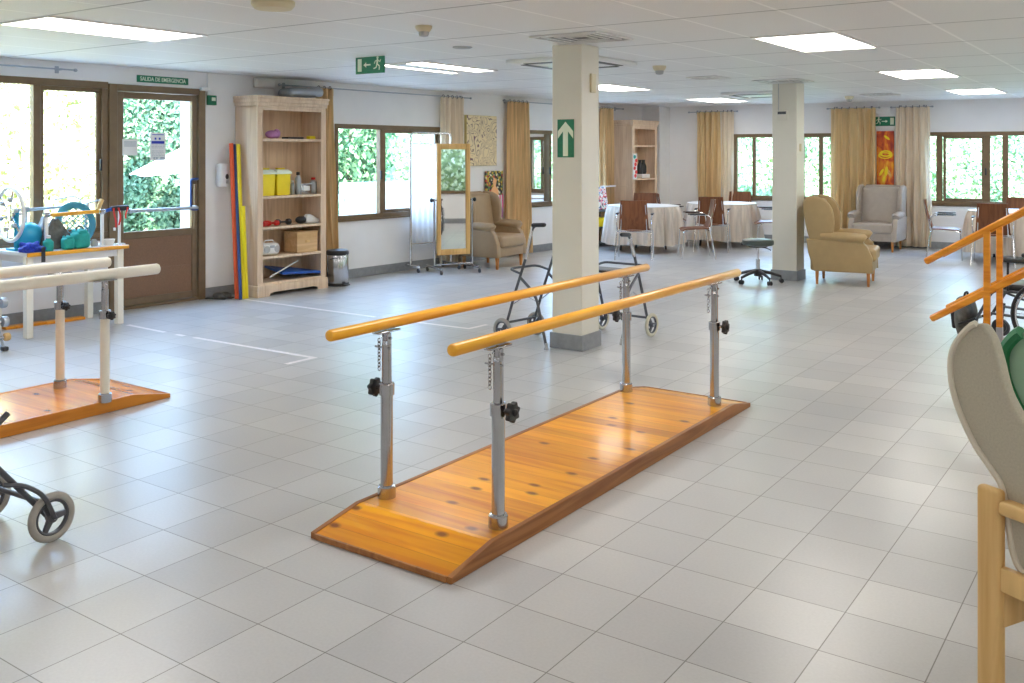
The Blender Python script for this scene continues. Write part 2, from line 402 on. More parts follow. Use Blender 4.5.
# ------------------------------------------------------------------ setting: shell
def shell_wall(name, x0, x1, openings, loc, rot, thick=.24, z1=ZC+.02):
    m = MB(); ops = sorted(openings); x = x0
    for a, b, c, d in ops:
        if a > x: m.span((x, 0, 0), (a, thick, z1))
        if c > 0: m.span((a, 0, 0), (b, thick, c))
        if d < z1: m.span((a, 0, d), (b, thick, z1))
        x = b
    if x < x1: m.span((x, 0, 0), (x1, thick, z1))
    return struct(m.build(name, 'wall', loc=loc, rot=(0, 0, rot), smooth=False))
L0 = (*LA, 0); B0 = (*BA, 0)
WIN1 = (-2.95, -.2, .77, 2.385); DOOR = (-.2, .95, 0, 2.37); WIN2 = (2.90, 4.97, .77, 2.03); WIN3 = (6.98, 9.15, .77, 2.03)
BW1 = (1.58, 3.44, .78, 2.01); BW2 = (4.93, 7.7, .76, 2.01)
shell_wall('wall_left', -9.5, TCOR+.3, [WIN1, DOOR, WIN2, WIN3], L0, LROT)
shell_wall('wall_back', -.6, 11.6, [BW1, BW2], B0, BROT)
shell_wall('wall_right', -18.4, 3.2, [(-14.8, -12.4, .77, 2.03), (-11.2, -8.8, .77, 2.03), (-7.6, -5.2, .77, 2.03), (-4, -1.6, .77, 2.03)], (2.75, 0, 0), R(-90))
shell_wall('wall_front', -3.0, 9.6, [], (0, -3.1, 0), R(180))
fl = MB(); fl.span((-9.6, -3.4, -.12), (3.1, 18.6, 0)); struct(fl.build('floor', 'floor', smooth=False))
ce = MB(); ce.span((-9.42, -6.5, ZC), (7.5, 18.35, ZC+.1)); struct(ce.build('ceiling', 'ceiling', smooth=False))  # slab runs on past the right wall, an added overhang blocking the sun
def skirting(name, segs, loc, rot, h=.115):
    m = MB()
    for a, b in segs: m.span((a, -.014, 0), (b, 0, h), .002, 1)
    return struct(m.build(name, 'skirting', loc=loc, rot=(0, 0, rot), smooth=False))
skirting('baseboard_left', [(-9.4, -.2), (.95, TCOR)], L0, LROT, .12)
skirting('baseboard_back', [(0, 11.4)], B0, BROT, .12)
skirting('baseboard_right', [(-18.2, 3)], (2.75, 0, 0), R(-90), .12)
# white pier in the far left corner
t = MB(); t.span((-8.62, 16.72, 0), (-8.2, 17.3, ZC)); struct(t.build('trim_1', 'white', smooth=False))

def window(name, op, loc, rot, mull, fw=.06, sashes=(), depth=.07, y=.02, handle=None):
    """outer frame, mullions [(x, width)], a pane in each bay, optional sash rings"""
    a, b, c, d = op
    w = struct_empty(name, loc, rot); m = MB()
    m.span((a, y-.03, c), (b, y+depth, c+fw), .004, 1); m.span((a, y-.03, d-fw), (b, y+depth, d), .004, 1)
    m.span((a, y-.03, c+fw), (a+fw, y+depth, d-fw), .004, 1); m.span((b-fw, y-.03, c+fw), (b, y+depth, d-fw), .004, 1)
    for x, ww in mull: m.span((x-ww/2, y-.02, c+fw), (x+ww/2, y+depth-.01, d-fw), .004, 1)
    m.build('window_frame', 'bronze', w)
    for (x0, x1) in sashes:
        s = MB(); q = .045
        s.span((x0, y, c+fw), (x1, y+.03, c+fw+q), .003, 1); s.span((x0, y, d-fw-q), (x1, y+.03, d-fw), .003, 1)
        s.span((x0, y, c+fw+q), (x0+q, y+.03, d-fw-q), .003, 1); s.span((x1-q, y, c+fw+q), (x1, y+.03, d-fw-q), .003, 1)
        s.build('sash', 'bronze', w)
    ed = sorted([a+fw] + [v for x, ww in mull for v in (x-ww/2, x+ww/2)] + [b-fw])
    for x0, x1 in zip(ed[::2], ed[1::2]):
        g = MB(); g._add([(x0-.01, y+.04, c+fw-.01), (x1+.01, y+.04, c+fw-.01), (x1+.01, y+.04, d-fw+.01), (x0-.01, y+.04, d-fw+.01)], [(0, 1, 2, 3)])
        g.build('pane', 'glass', w, smooth=False)
    if handle:
        for hx in handle:
            h = MB(); h.box((hx, y-.03, (c+d)/2-.05), (.022, .03, .12), .005); h.build('window_handle', 'black', w)
    sl = MB(); sl.span((a-.02, -.03, c-.02), (b+.02, .03, c+.002), .004, 1); sl.build('window_sill', 'bronze' if name != 'window_1' else 'bronze', w)
    return w
window('window_1', WIN1, L0, LROT, [(-.93, .07), (-1.85, .07)], .07, [(-.9, -.27)], handle=[-.285])
window('window_2', WIN2, L0, LROT, [(3.76, .075)], .06, [(3.80, 4.91)], handle=[3.73])
window('window_3', WIN3, L0, LROT, [(7.75, .07), (8.45, .06)], .06, handle=[7.72])
window('window_4', BW1, B0, BROT, [(1.97, .06), (2.87, .06), (3.2, .07)], .07)
window('window_5', BW2, B0, BROT, [(5.18, .10), (5.92, .09), (6.19, .09), (7.0, .09)], .07, [(5.24, 5.88)], handle=[5.90])
for k, op in enumerate([(-14.8, -12.4, .77, 2.03), (-11.2, -8.8, .77, 2.03), (-7.6, -5.2, .77, 2.03), (-4, -1.6, .77, 2.03)]):
    window('window_%d' % (6+k), op, (2.75, 0, 0), R(-90), [((op[0]+op[1])/2, .07)], .06)
# glazed emergency door
dr = struct_empty('door_1', L0, LROT); m = MB(); a, b, c, d = DOOR
m.span((a, -.03, 0), (a+.09, .12, d), .004, 1); m.span((b-.085, -.03, 0), (b, .12, d), .004, 1); m.span((a+.09, -.03, d-.07), (b-.085, .12, d), .004, 1); m.span((a+.09, -.02, 0), (b-.085, .1, .03), .003, 1)
m.build('door_frame', 'bronze', dr)
m = MB(); x0, x1 = a+.1, b-.095
m.span((x0, 0, .035), (x0+.075, .05, d-.075), .004, 1); m.span((x1-.06, 0, .035), (x1, .05, d-.075), .004, 1)
m.span((x0+.075, 0, d-.145), (x1-.06, .05, d-.075), .004, 1); m.span((x0+.075, 0, .74), (x1-.06, .05, .815), .004, 1); m.span((x0+.075, 0, .035), (x1-.06, .05, .11), .004, 1)
m.build('door_leaf', 'bronze', dr)
m = MB(); m.span((x0+.07, .012, .10), (x1-.055, .035, .745)); m.span((x0+.09, .008, .40), (x1-.075, .014, .408)); m.build('door_panel', 'door_panel', dr)
m = MB(); m._add([(x0+.07, .025, .80), (x1-.055, .025, .80), (x1-.055, .025, d-.14), (x0+.07, .025, d-.14)], [(0,1,2,3)]); m.build('pane', 'glass', dr, smooth=False)
m = MB(); m.tube([(x0+.1, -.06, 1.04), (x1-.03, -.06, 1.04)], .018, 10)
for xx in (x0+.12, x1-.05): m.box((xx, -.03, 1.04), (.03, .06, .05), .005)
m.build('push_bar', 'greymetal', dr)
m = MB(); m.tube(fillet([(x1-.02, 0, 1.36), (x1-.02, -.06, 1.36), (x1-.115, -.06, 1.36), (x1-.115, -.06, 1.02), (x1-.02, -.06, 1.02), (x1-.02, 0, 1.02)], .03), .013, 8); m.build('door_handle', 'navy', dr)
m = MB(); m.box((x1-.03, -.012, 1.05), (.035, .025, .5), .005); m.build('lock_case', 'bronze', dr)
m = MB(); m.box((b-.02, -.05, d+.0), (.12, .05, .04), .006); m.build('door_closer', 'whiteplastic', dr)

# columns with tiled skirting
def column(x0, y0, x1, y1):
    e = struct_empty('column', ((x0+x1)/2, (y0+y1)/2, 0)); w, dd = x1-x0, y1-y0
    m = MB(); m.box((0, 0, ZC/2), (w, dd, ZC), .006, 1); m.build('shaft', 'column', e, smooth=False)
    m = MB(); m.box((0, 0, .065), (w+.03, dd+.03, .13), .003, 1); m.build('skirting', 'skirting', e, smooth=False)
    return e
column(-4.345, 6.81, -4.052, 7.1)
column(-4.325, 12.12, -4.0, 12.42)

# ------------------------------------------------------------------ outside
g = MB(); g.span((-30, -20, -.3), (30, 40, -.14)); struct(g.build('ground', 'ground', smooth=False))
def leaves(name, n, x0, x1, z0, z1, y0, y1, size, mat, core, label, loc, rot, seed, aspect=1.7):
    """leafy mass: a dark lumpy core with thousands of single leaves on its face"""
    rnd = random.Random(seed)
    o = thing(name, label, 'hedge', loc, rot); o['kind'] = 'stuff'
    def bulge(x, z): return .12*math.sin(x*2.3+seed)+.10*math.sin(z*3.1+x*1.3)+.06*math.sin(x*6.1+z*5)
    c = MB(); c.grid(lambda u, v: (x0+(x1-x0)*u, y0+.16+bulge(x0+(x1-x0)*u, z0+(z1-z0)*v), z0+(z1-z0)*v), 60, 20, 0)
    c.span((x0, y0+.5, z0), (x1, y1, z1-.1)); c.build('hedge_core', core, o)
    m = MB(); vs = []; fs = []
    for i in range(n):
        x, z = rnd.uniform(x0, x1), rnd.uniform(z0, z1+.12); y = y0 + bulge(x, z) + rnd.uniform(-.08, .14)
        s = size*rnd.uniform(.6, 1.3); T = Matrix.Rotation(rnd.uniform(0, 2*PI), 3, 'Z') @ Matrix.Rotation(rnd.uniform(-1.0, 1.0)+PI/2, 3, 'X') @ Matrix.Rotation(rnd.uniform(0, 2*PI), 3, 'Z')
        k = len(vs)
        for p in ((0, -aspect*s/2, 0), (s/2, 0, .15*s), (0, aspect*s/2, 0), (-s/2, 0, .15*s)):
            q = T @ Vector(p); vs.append((x+q.x, y+q.y, z+q.z))
        fs.append((k, k+1, k+2, k+3))
    me = bpy.data.meshes.new('leaf_layer'); me.from_pydata(vs, [], fs); me.materials.append(M[mat])
    l = bpy.data.objects.new('leaf_layer', me); C.objects.link(l); l.parent = o
    return o
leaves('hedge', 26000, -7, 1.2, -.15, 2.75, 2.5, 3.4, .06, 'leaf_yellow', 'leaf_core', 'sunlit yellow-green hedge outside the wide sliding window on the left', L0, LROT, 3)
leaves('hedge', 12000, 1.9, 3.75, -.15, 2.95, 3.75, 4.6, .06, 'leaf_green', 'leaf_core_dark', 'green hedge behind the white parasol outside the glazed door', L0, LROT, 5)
leaves('hedge', 45000, -1.2, 12.5, -.15, 2.35, 3.3, 4.2, .06, 'leaf_mint', 'leaf_core', 'pale green clipped hedge outside the back wall windows', B0, BROT, 8)
leaves('hedge', 16000, 6.4, 14.5, -.15, 2.6, 4.3, 5.0, .065, 'leaf_mint', 'leaf_core', 'pale hedge outside the far end of the left wall', L0, LROT, 11)
leaves('hedge', 9000, -17, 2, -.15, 3.4, 5.3, 6.2, .1, 'leaf_yellow', 'leaf_core', 'pale hedge outside the right wall, seen only as a reflection in the standing mirror', (2.75, 0, 0), R(-90), 13)  # stands in shade; its brightness is painted with the sunlit leaf colour
# tree and white fence outside the second window
tr = thing('tree', 'bushy green tree above the white fence outside the second left window', 'tree', WL(6.0, -3.1, -.14), LROT)
m = MB(); m.tube([(0, 0, 0), (.05, 0, .8), (0, .05, 1.6), (.08, 0, 2.3)], [.1, .085, .07, .04], 10); m.build('trunk', 'bark', tr)
rnd = random.Random(4); vs = []; fs = []
for i in range(7000):
    u = Vector((rnd.gauss(0, 1), rnd.gauss(0, 1), rnd.gauss(0, 1))).normalized()*rnd.uniform(.55, 1.0)
    x, y, z = u.x*1.0+.12*math.sin(u.z*9), u.y*.8, u.z*1.15+2.15
    s = .06*rnd.uniform(.6, 1.3); T = Matrix.Rotation(rnd.uniform(0, 6.28), 3, 'Z') @ Matrix.Rotation(rnd.uniform(0, 3), 3, 'X'); k = len(vs)
    for p in ((0, -s, 0), (s*.6, 0, .1*s), (0, s, 0), (-s*.6, 0, .1*s)):
        q = T @ Vector(p); vs.append((x+q.x, y+q.y, z+q.z))
    fs.append((k, k+1, k+2, k+3))
me = bpy.data.meshes.new('foliage'); me.from_pydata(vs, [], fs); me.materials.append(M['leaf_tree'])
o = bpy.data.objects.new('foliage', me); C.objects.link(o); o.parent = tr; o['kind'] = 'stuff'
fe = thing('picket_fence', 'white boarded fence standing outside the second left window', 'fence', WL(5.95, -1.9, -.14), LROT)
m = MB()
for i in range(34): m.box((-1.2+i*.105, 0, .66), (.085, .02, 1.32), .004, 1)
m.build('boards', 'fence', fe)
m = MB()
for z in (.3, 1.1): m.box((.53, .03, z), (3.6, .03, .08))
m.build('fence_rail', 'fence', fe)
# white parasol seen through the door
pa = thing('parasol', 'white open parasol outside the glazed door', 'parasol', WL(2.87, -2.0, -.14), LROT)
m = MB(); m.cyl((0, 0, .04), .25, .08, 24, .01); m.build('base', 'greyplastic', pa)
m = MB(); m.tube([(0, 0, .05), (0, 0, 2.25)], .022, 10); m.build('pole', 'white', pa)
def can(u, v):
    a = 2*PI*u; r = 1.45*v; k = abs((a*8/(2*PI)) % 1 - .5)*2
    return (r*math.cos(a)*(1-.04*(1-k)), r*math.sin(a)*(1-.04*(1-k)), 2.25 - .72*v - .05*k*v*v)
m = MB(); m.grid(can, 64, 8); m.build('canopy', 'canopy', pa)
wp = MB(); wp.box((0, 0, 1.3), (.10, .1, 2.6), .004); tag(wp.build('porch_post', 'fence', loc=WL(1.02, -.45, -.14), rot=(0, 0, LROT)), 'white painted post just outside the right edge of the glazed door', 'post')

# ------------------------------------------------------------------ ceiling fittings
def make_light(label, loc, double=False):
    t = thing('ceiling_light', label, 'ceiling light', loc, 0, 'ceiling light panels')
    m = MB()
    for (a, b) in (((-.335, -.6325, -.012), (.335, -.61, .0)), ((-.335, .61, -.012), (.335, .6325, 0)), ((-.335, -.61, -.012), (-.305, .61, 0)), ((.305, -.61, -.012), (.335, .61, 0))): m.span(a, b)
    if double: m.span((-.13, -.61, -.02), (.10, .61, -.001))
    m.build('frame', 'white', t, smooth=False)
    for a, b in (((-.305, -.13), (.10, .305)) if double else ((-.305, .305),)):
        d = MB(); d.span((a, -.61, -.006), (b, .61, -.002)); d.build('diffuser', 'light', t, smooth=False)
    return t
PANEL_W = 9.0*PI*.61*1.22
LX = (-6.435, -2.405, 1.615); LY = (4.015, 7.82, 11.6, 15.37, .2)
where = {(0, 0): 'long bright ceiling panel nearest the sliding window, top left of the ceiling', (0, 1): 'double strip ceiling light beyond the hanging green exit sign', (0, 2): 'ceiling panel just behind the top of the nearer column',
         (0, 3): 'small far ceiling panel in front of the back wall between the columns', (1, 1): 'largest bright ceiling panel, between the column and the right edge', (1, 2): 'second bright ceiling panel in the right-hand row, behind the largest one', (1, 3): 'thin far ceiling panel of the right-hand row nearest the back wall'}
for i, x in enumerate(LX):
    for j, y in enumerate(LY):
        if (i, j) in where: make_light(where[(i, j)], (x, y, ZC), (i, j) == (0, 1))
        else:       # the same panels beyond the picture, as plain lamps
            al = bpy.data.lights.new('panel_lamp', 'AREA'); al.shape = 'RECTANGLE'; al.size = .61; al.size_y = 1.22; al.energy = PANEL_W; al.color = (1, .955, .89)
            ao = bpy.data.objects.new('panel_lamp', al); C.objects.link(ao); ao.location = (x, y, ZC-.01)
def detector(label, x, y, s=1.0):
    t = thing('smoke_detector', label, 'smoke detector', (x, y, ZC), 0, 'smoke detectors on the ceiling')
    m = MB(); m.lathe([(.055*s, 0), (.055*s, -.012*s), (.045*s, -.03*s), (.036*s, -.038*s)], seg=20); m.build('base', 'beigeplastic', t)
    m = MB(); m.lathe([(.034*s, -.036*s), (.034*s, -.052*s), (.028*s, -.066*s), (.01*s, -.07*s)], seg=20); m.build('sensor', 'greyplastic', t)
detector('cream smoke detector on the ceiling between the hanging exit sign and the nearer column', -4.42, 5.22, 1.1)
detector('cream smoke detector on the ceiling midway between the two columns', -4.43, 9.03, 1.3)
detector('small smoke detector on the ceiling near the left back-wall curtain pair', -4.3, 15.6, 1.3)
m = MB(); m.lathe([(.13, 0), (.13, -.02), (.11, -.045), (.02, -.05)], seg=28); tag(m.build('alarm_sounder', 'beigeplastic', loc=(-4.45, 3.86, ZC)), 'large cream round alarm sounder cut off by the top of the picture', 'alarm')
m = MB(); m.lathe([(.085, 0), (.085, -.006), (.07, -.012), (.002, -.013)], seg=28); tag(m.build('ceiling_speaker', 'greyplastic', loc=(-5.02, 6.44, ZC)), 'flat grey round loudspeaker grille in the ceiling right of the hanging exit sign', 'loudspeaker')
def diffuser(label, x, y, s=.6):
    t = thing('air_diffuser', label, 'air diffuser', (x, y, ZC), 0, 'square air diffusers in the ceiling')
    m = MB()
    for k in range(4):
        q = s/2*(1-k*.23); w_ = .022
        for a, b in (((-q, -q), (q, -q+w_)), ((-q, q-w_), (q, q)), ((-q, -q+w_), (-q+w_, q-w_)), ((q-w_, -q+w_), (q, q-w_))): m.span((a[0], a[1], -.014+k*.002), (b[0], b[1], -.004))
    m.build('louvre_frame', 'white', t, smooth=False)
    m = MB(); m.span((-s/2+.02, -s/2+.02, -.003), (s/2-.02, s/2-.02, -.0005)); m.build('duct_opening', 'darkmetal', t, smooth=False)
diffuser('square slotted air diffuser in the ceiling right above the nearer column', -3.83, 6.44)
diffuser('square slotted air diffuser in the ceiling above the farther column', -4.05, 11.75)
diffuser('small air diffuser in the ceiling above the right-hand wing armchairs', -3.75, 15.3, .5)
diffuser('air diffuser in the ceiling left of the farther column, in mid ceiling', -4.6, 10.7, .4)
def cassette(label, x, y):
    t = thing('air_conditioner', label, 'air conditioner', (x, y, ZC), 0, 'ceiling cassette air conditioners')
    m = MB(); m.box((0, 0, -.02), (.95, .95, .04), .012, 2); m.build('panel', 'white', t)
    m = MB(); m.box((0, 0, -.042), (.5, .5, .006), .002, 1); m.build('grille', 'whiteplastic', t)
    for a in range(4):
        m = MB(); T = RZ(a*PI/2) @ Matrix.Translation((0, .37, -.041)); b = MB().box((0, 0, 0), (.62, .075, .008), .003, 1); m._add(b.v, b.f, T); m.build('air_outlet', 'black', t)
cassette('white ceiling air conditioner with black slots behind the nearer column', -4.9, 8.05)
cassette('white ceiling air conditioner with black slots behind the farther column', -5.15, 14.0)

# ------------------------------------------------------------------ signs and small wall fittings
def person_running(m, x, y, s, z):
    m.cyl((x, y+.42*s, z), .09*s, .002, 12)
    for a, b, w in (((0, .3), (-.04, 0), .13), ((0, .26), (.2, .16), .06), ((.2, .16), (.26, .28), .055), ((0, .26), (-.2, .2), .06), ((-.2, .2), (-.26, .06), .055), ((-.03, .02), (.16, -.12), .075), ((.16, -.12), (.14, -.34), .07), ((-.05, .02), (-.12, -.2), .075), ((-.12, -.2), (-.32, -.26), .07)):
        d = Vector((b[0]-a[0], b[1]-a[1])); L = d.length; ang = math.atan2(d.y, d.x)
        m.box((x+s*(a[0]+b[0])/2, y+s*(a[1]+b[1])/2, z), (s*(L+w*.5), s*w, .002), 0, 1, (0, 0, ang))
def arrow(m, x, y, L, h, z):
    """arrow pointing to -x, centred"""
    m.box((x+L*.12, y, z), (L*.76, h*.28, .002)); m.prism([(x-L/2, y), (x-L*.12, y+h/2), (x-L*.12, y-h/2)], .002, Matrix.Translation((0, 0, z-.001)))
# hanging exit sign
t = thing('exit_sign', 'green running man exit sign hanging on two chains from the ceiling', 'sign', (-6.25, 6.6, 2.405), R(0))
m = MB(); m.box((0, 0, .08), (.37, .012, .165), .002, 1); m.build('plate', 'green', t)
T = RX(PI/2)
def flat(nm, fn):
    p = MB(); fn(p); q = MB(); q._add(p.v, p.f, T); q.build(nm, 'signwhite', t, smooth=False)
flat('door_symbol', lambda p: p.box((-.13, .08, .007), (.05, .12, .002))); flat('arrow_symbol', lambda p: arrow(p, -.035, .08, .09, .05, .007)); flat('running_figure', lambda p: person_running(p, .1, .08, .15, .007))
for x in (-.13, .13):
    m = MB()
    for k in range(0): pass
    m.tube([(x, 0, .16), (x, 0, ZC-2.405-.003)], .004, 6); m.build('chain', 'greymetal', t)
# long sign above the door
t = thing('emergency_exit_sign', 'long green SALIDA DE EMERGENCIA sign above the glazed door', 'sign', WL(.43, .006, 2.443), LROT)
m = MB(); m.box((0, 0, 0), (.62, .008, .075), .001, 1); m.build('plate', 'green', t)
text_part('SALIDA DE EMERGENCIA', .062, 'lettering', 'signwhite', t, (0, -.006, -.001), (PI/2, 0, 0), .0008, .55)
# exit sign on the back wall
t = thing('wall_exit_sign', 'green running man exit sign on the back wall above the orange painting', 'sign', WB(4.30, .008, 2.21), BROT)
m = MB(); m.box((0, 0, 0), (.34, .01, .165), .002, 1); m.build('plate', 'green', t)
flat('running_figure', lambda p: person_running(p, -.1, 0, .15, .007)); flat('arrow_symbol', lambda p: arrow(p, .0, .0, -.10, .05, .007)); flat('door_symbol', lambda p: p.box((.12, 0, .007), (.06, .12, .002)))
# arrow sign on the nearer column
t = thing('arrow_sign', 'green sign with a pale upward arrow on the nearer column', 'sign', (-4.206, 6.806, 1.773), 0)
m = MB(); m.box((0, 0, 0), (.162, .006, .32), .001, 1); m.build('plate', 'green', t)
p = MB(); p.prism([(-.024, -.15), (.024, -.15), (.024, .06), (.075, 0), (.075, .06), (0, .14), (-.075, .06), (-.075, 0), (-.024, .06)], .002, T @ Matrix.Translation((0, 0, .003)))
p.build('arrow', 'signwhite', t, smooth=False)
# wall boxes
t = thing('alarm_call_point', 'small green alarm box with a white window beside the door frame', 'call point', WL(1.035, .02, 2.25), LROT)
m = MB(); m.box((0, 0, 0), (.11, .04, .11), .006); m.build('housing', 'green', t); m = MB(); m.box((.012, -.021, .012), (.05, .004, .04), .001); m.build('window_label', 'signwhite', t)
t = thing('soap_dispenser', 'white soap dispenser with a black drop window on the wall left of the coloured poles', 'dispenser', WL(1.155, .05, 1.395), LROT)
m = MB(); m.box((0, 0, 0), (.125, .1, .27), .03, 4); m.build('housing', 'whiteplastic', t)
m = MB(); m.sphere((.03, -.049, -.015), .022, (1, .25, 1.5)); m.build('drop_window', 'black', t)
m = MB(); m.box((.03, -.05, -.075), (.03, .008, .04), .004); m.build('lever', 'greyplastic', t)
def emergency_light(label, loc, rot):
    t = thing('emergency_light', label, 'emergency light', loc, rot, 'white emergency lights')
    m = MB(); m.box((0, 0, 0), (.29, .05, .11), .008); m.build('housing', 'whiteplastic', t)
    m = MB(); m.box((0, -.028, -.005), (.25, .012, .075), .004); m.build('lens', 'white', t)
emergency_light('white emergency light box on the left wall above the tall open shelf unit', WL(1.76, .03, 2.485), LROT)
emergency_light('white emergency light box on the back wall above the green exit sign', WB(4.26, .03, 2.41), BROT)
m = MB(); m.tube([(0, 0, 0), (0, 0, .25)], .008, 8); tag(m.build('cable_conduit', 'white', loc=WL(.985, .012, 2.31)), 'thin white vertical cable conduit above the green alarm box', 'conduit')
t = thing('thermostat', 'small white thermostat on the farther column', 'thermostat', (-4.18, 12.105, 2.14), 0)
m = MB(); m.box((0, 0, 0), (.14, .03, .12), .006); m.build('housing', 'column', t); m = MB(); m.box((-.005, -.017, .03), (.11, .004, .035), .001); m.build('display', 'darkmetal', t); m = MB(); m.tube([(-.055, 0, .06), (-.055, .0, .42)], .006, 6); m.build('cable', 'greyplastic', t)
m = MB(); m.box((0, 0, 0), (.03, .055, .1), .006); tag(m.build('switch_plate', 'beigeplastic', loc=(-3.995, 12.25, 1.72)), 'small cream switch plate on the side of the farther column', 'switch')
m = MB(); m.box((0, 0, 0), (.022, .08, .16), .006); tag(m.build('junction_box', 'beigeplastic', loc=(-4.042, 6.98, 2.24)), 'cream junction box on the right side of the nearer column', 'switch')

# posters on the door glass
t = thing('poster', 'white notice with a blue band taped on the door glass', 'poster', WL(.36, .014, 1.72), LROT)
m = MB(); m.box((0, -.004, 0), (.185, .002, .30)); m.build('sheet', 'white', t, smooth=False)
m = MB(); m.box((0, -.006, .045), (.155, .001, .03)); m.box((-.03, -.006, .085), (.02, .001, .022)); m.box((.02, -.006, .085), (.022, .001, .022)); m.box((0, -.006, .128), (.14, .001, .008)); m.build('blue_band', 'cobalt', t, smooth=False)
m = MB(); rnd = random.Random(2)
for k in range(9):
    z = .018-k*.0165
    if k in (3,): continue
    x = -.075
    while x < .06:
        l = rnd.uniform(.012, .035); m.box((x+l/2, -.006, z), (l, .001, .0055)); x += l+.008
for x, w_ in ((-.045, .02), (-.015, .025), (.05, .05)): m.box((x, -.006, -.125), (w_, .001, .022))
m.build('print_lines', 'greymetal', t, smooth=False)
t = thing('notice', 'small pale grey notice on the door glass by the hinge side', 'poster', WL(.035, .014, 1.71), LROT)
m = MB(); m.box((0, -.004, 0), (.17, .002, .17)); m.build('sheet', 'white', t, smooth=False)
m = MB()
for k in range(5): m.box((0, -.006, .06-k*.012), (.14, .001, .006))
m.build('print_lines', 'greymetal', t, smooth=False)

# ------------------------------------------------------------------ paintings
def line_art():
    m, nt, b, o = nodes('line_drawing_canvas'); v = coords(nt, (1, 1, 1))
    nz = nn(nt, 'ShaderNodeTexNoise', Scale=3.2, Detail=1.0, Distortion=1.6); nt.links.new(v, nz.inputs['Vector'])
    q = mth(nt, 'ABSOLUTE', mth(nt, 'SUBTRACT', mth(nt, 'FRACT', mth(nt, 'MULTIPLY', nz.outputs[0], 12.0)), .5))
    nt.links.new(ramp(nt, q, [(.05, (.16, .09, .12)), (.14, (.80, .66, .40))]), b.inputs['Base Color']); b.inputs['Roughness'].default_value = .7; return m
M['lineart'] = line_art(); M['canvas_edge'] = plain('canvas_edge', (.66, .54, .22), .7)
t = thing('painting', 'cream canvas of dark looping lines hanging between two curtains on the left wall', 'painting', WL(5.85, .025, 1.84), LROT)
m = MB(); m.box((0, 0, 0), (.73, .05, .77), .004, 1); m.build('canvas', 'canvas_edge', t)
m = MB(); m.box((0, -.026, 0), (.722, .002, .762)); m.build('picture', M['lineart'], t, smooth=False)
def spots(name, stops, scale):
    m, nt, b, o = nodes(name); v = coords(nt)
    vo = nn(nt, 'ShaderNodeTexVoronoi', Scale=scale); nt.links.new(v, vo.inputs['Vector']); sp = nt.nodes.new('ShaderNodeSeparateColor'); nt.links.new(vo.outputs['Color'], sp.inputs[0])
    nt.links.new(ramp(nt, sp.outputs[0], stops, 'CONSTANT'), b.inputs['Base Color']); b.inputs['Roughness'].default_value = .6; return m
M['spots'] = spots('dark_mosaic_paint', [(0, (.03, .03, .03)), (.45, (.55, .40, .05)), (.62, (.12, .2, .08)), (.75, (.75, .68, .5)), (.88, (.5, .08, .05))], 30)
M['confetti'] = spots('colour_spots_paint', [(0, (.9, .9, .9)), (.55, (.85, .1, .15)), (.68, (.05, .05, .08)), (.78, (.1, .3, .7)), (.88, (.9, .5, .6))], 38)
M['pinkstripe'] = plain('pink_paint', (.80, .12, .35), .6); M['mauve'] = plain('mauve_paint', (.50, .22, .48), .6, var=.15); M['peach'] = plain('peach_paint', (.88, .48, .22), .6, var=.1); M['ochre'] = plain('ochre_paint', (.80, .42, .10), .6, var=.3, scale=25)
t = thing('canvas_painting', 'small canvas of a figure in pink stripes low behind the brown wing armchair', 'painting', WL(6.17, .03, .63), LROT)
m = MB(); m.box((0, 0, .37), (.44, .02, .74), .003, 1, (0, 0, 0)); m.build('canvas', 'spots', t)
rot = (0, 0, 0); 
m = MB(); m.box((0, -.002, .10), (.42, .024, .19), 0, 1, rot); m.build('ground_patch', 'mauve', t, smooth=False)
m = MB(); m.prism(smooth_poly([(-.05, .2), (-.09, .38), (-.07, .46), (-.03, .5), (-.04, .58), (.0, .63), (.045, .58), (.03, .5), (.08, .45), (.10, .34), (.05, .14), (.0, .1)]), .006, Matrix.Translation((0, -.010, 0)) @ RX(PI/2)); m.build('figure', 'peach', t, smooth=False)
for x, c_ in ((-.15, 'pinkstripe'), (-.115, 'white'), (-.08, 'pinkstripe'), (.065, 'pinkstripe'), (.10, 'white'), (.135, 'pinkstripe'), (.165, 'white'), (.195, 'pinkstripe')):
    m = MB(); m.box((x, -.006, .26), (.034, .024, .20), 0, 1, rot); m.build('stripe', c_, t, smooth=False)
def fire():
    m, nt, b, o = nodes('fiery_paint'); v = coords(nt, (3, 3, 1.6))
    nz = nn(nt, 'ShaderNodeTexNoise', Scale=1.6, Detail=3.0, Distortion=1.5); nt.links.new(v, nz.inputs['Vector'])
    nt.links.new(ramp(nt, nz.outputs[0], [(.3, (.30, .02, .01)), (.47, (.68, .10, .01)), (.6, (.85, .33, .01)), (.75, (.9, .62, .06))]), b.inputs['Base Color']); b.inputs['Roughness'].default_value = .5; return m
M['fire'] = fire()
t = thing('tall_painting', 'narrow orange and red painting with yellow flower shapes on the back wall', 'painting', WB(4.31, .025, 1.56), BROT)
m = MB(); m.box((0, 0, 0), (.285, .045, .955), .004, 1); m.build('canvas', 'fire', t)
m = MB(); m.torus((.01, -.024, .08), .085, .022, RX(PI/2), 28, 6, (1, .55, .12)); m.torus((.0, -.024, .045), .10, .016, RX(PI/2), 28, 6, (1, .5, .12)); m.build('flower_ring', 'yellow', t)
for x, z, a, l in ((-.06, -.25, .5, .14), (.02, -.23, .1, .17), (.07, -.27, -.35, .15), (-.02, -.36, .3, .12), (.03, .36, -.9, .12)):
    m = MB(); m.sphere((x, -.023, z), l/2, (.34, .03, 1), 14, 8, RY(a)); m.build('petal', 'ochre' if x > .06 else 'yellow', t)

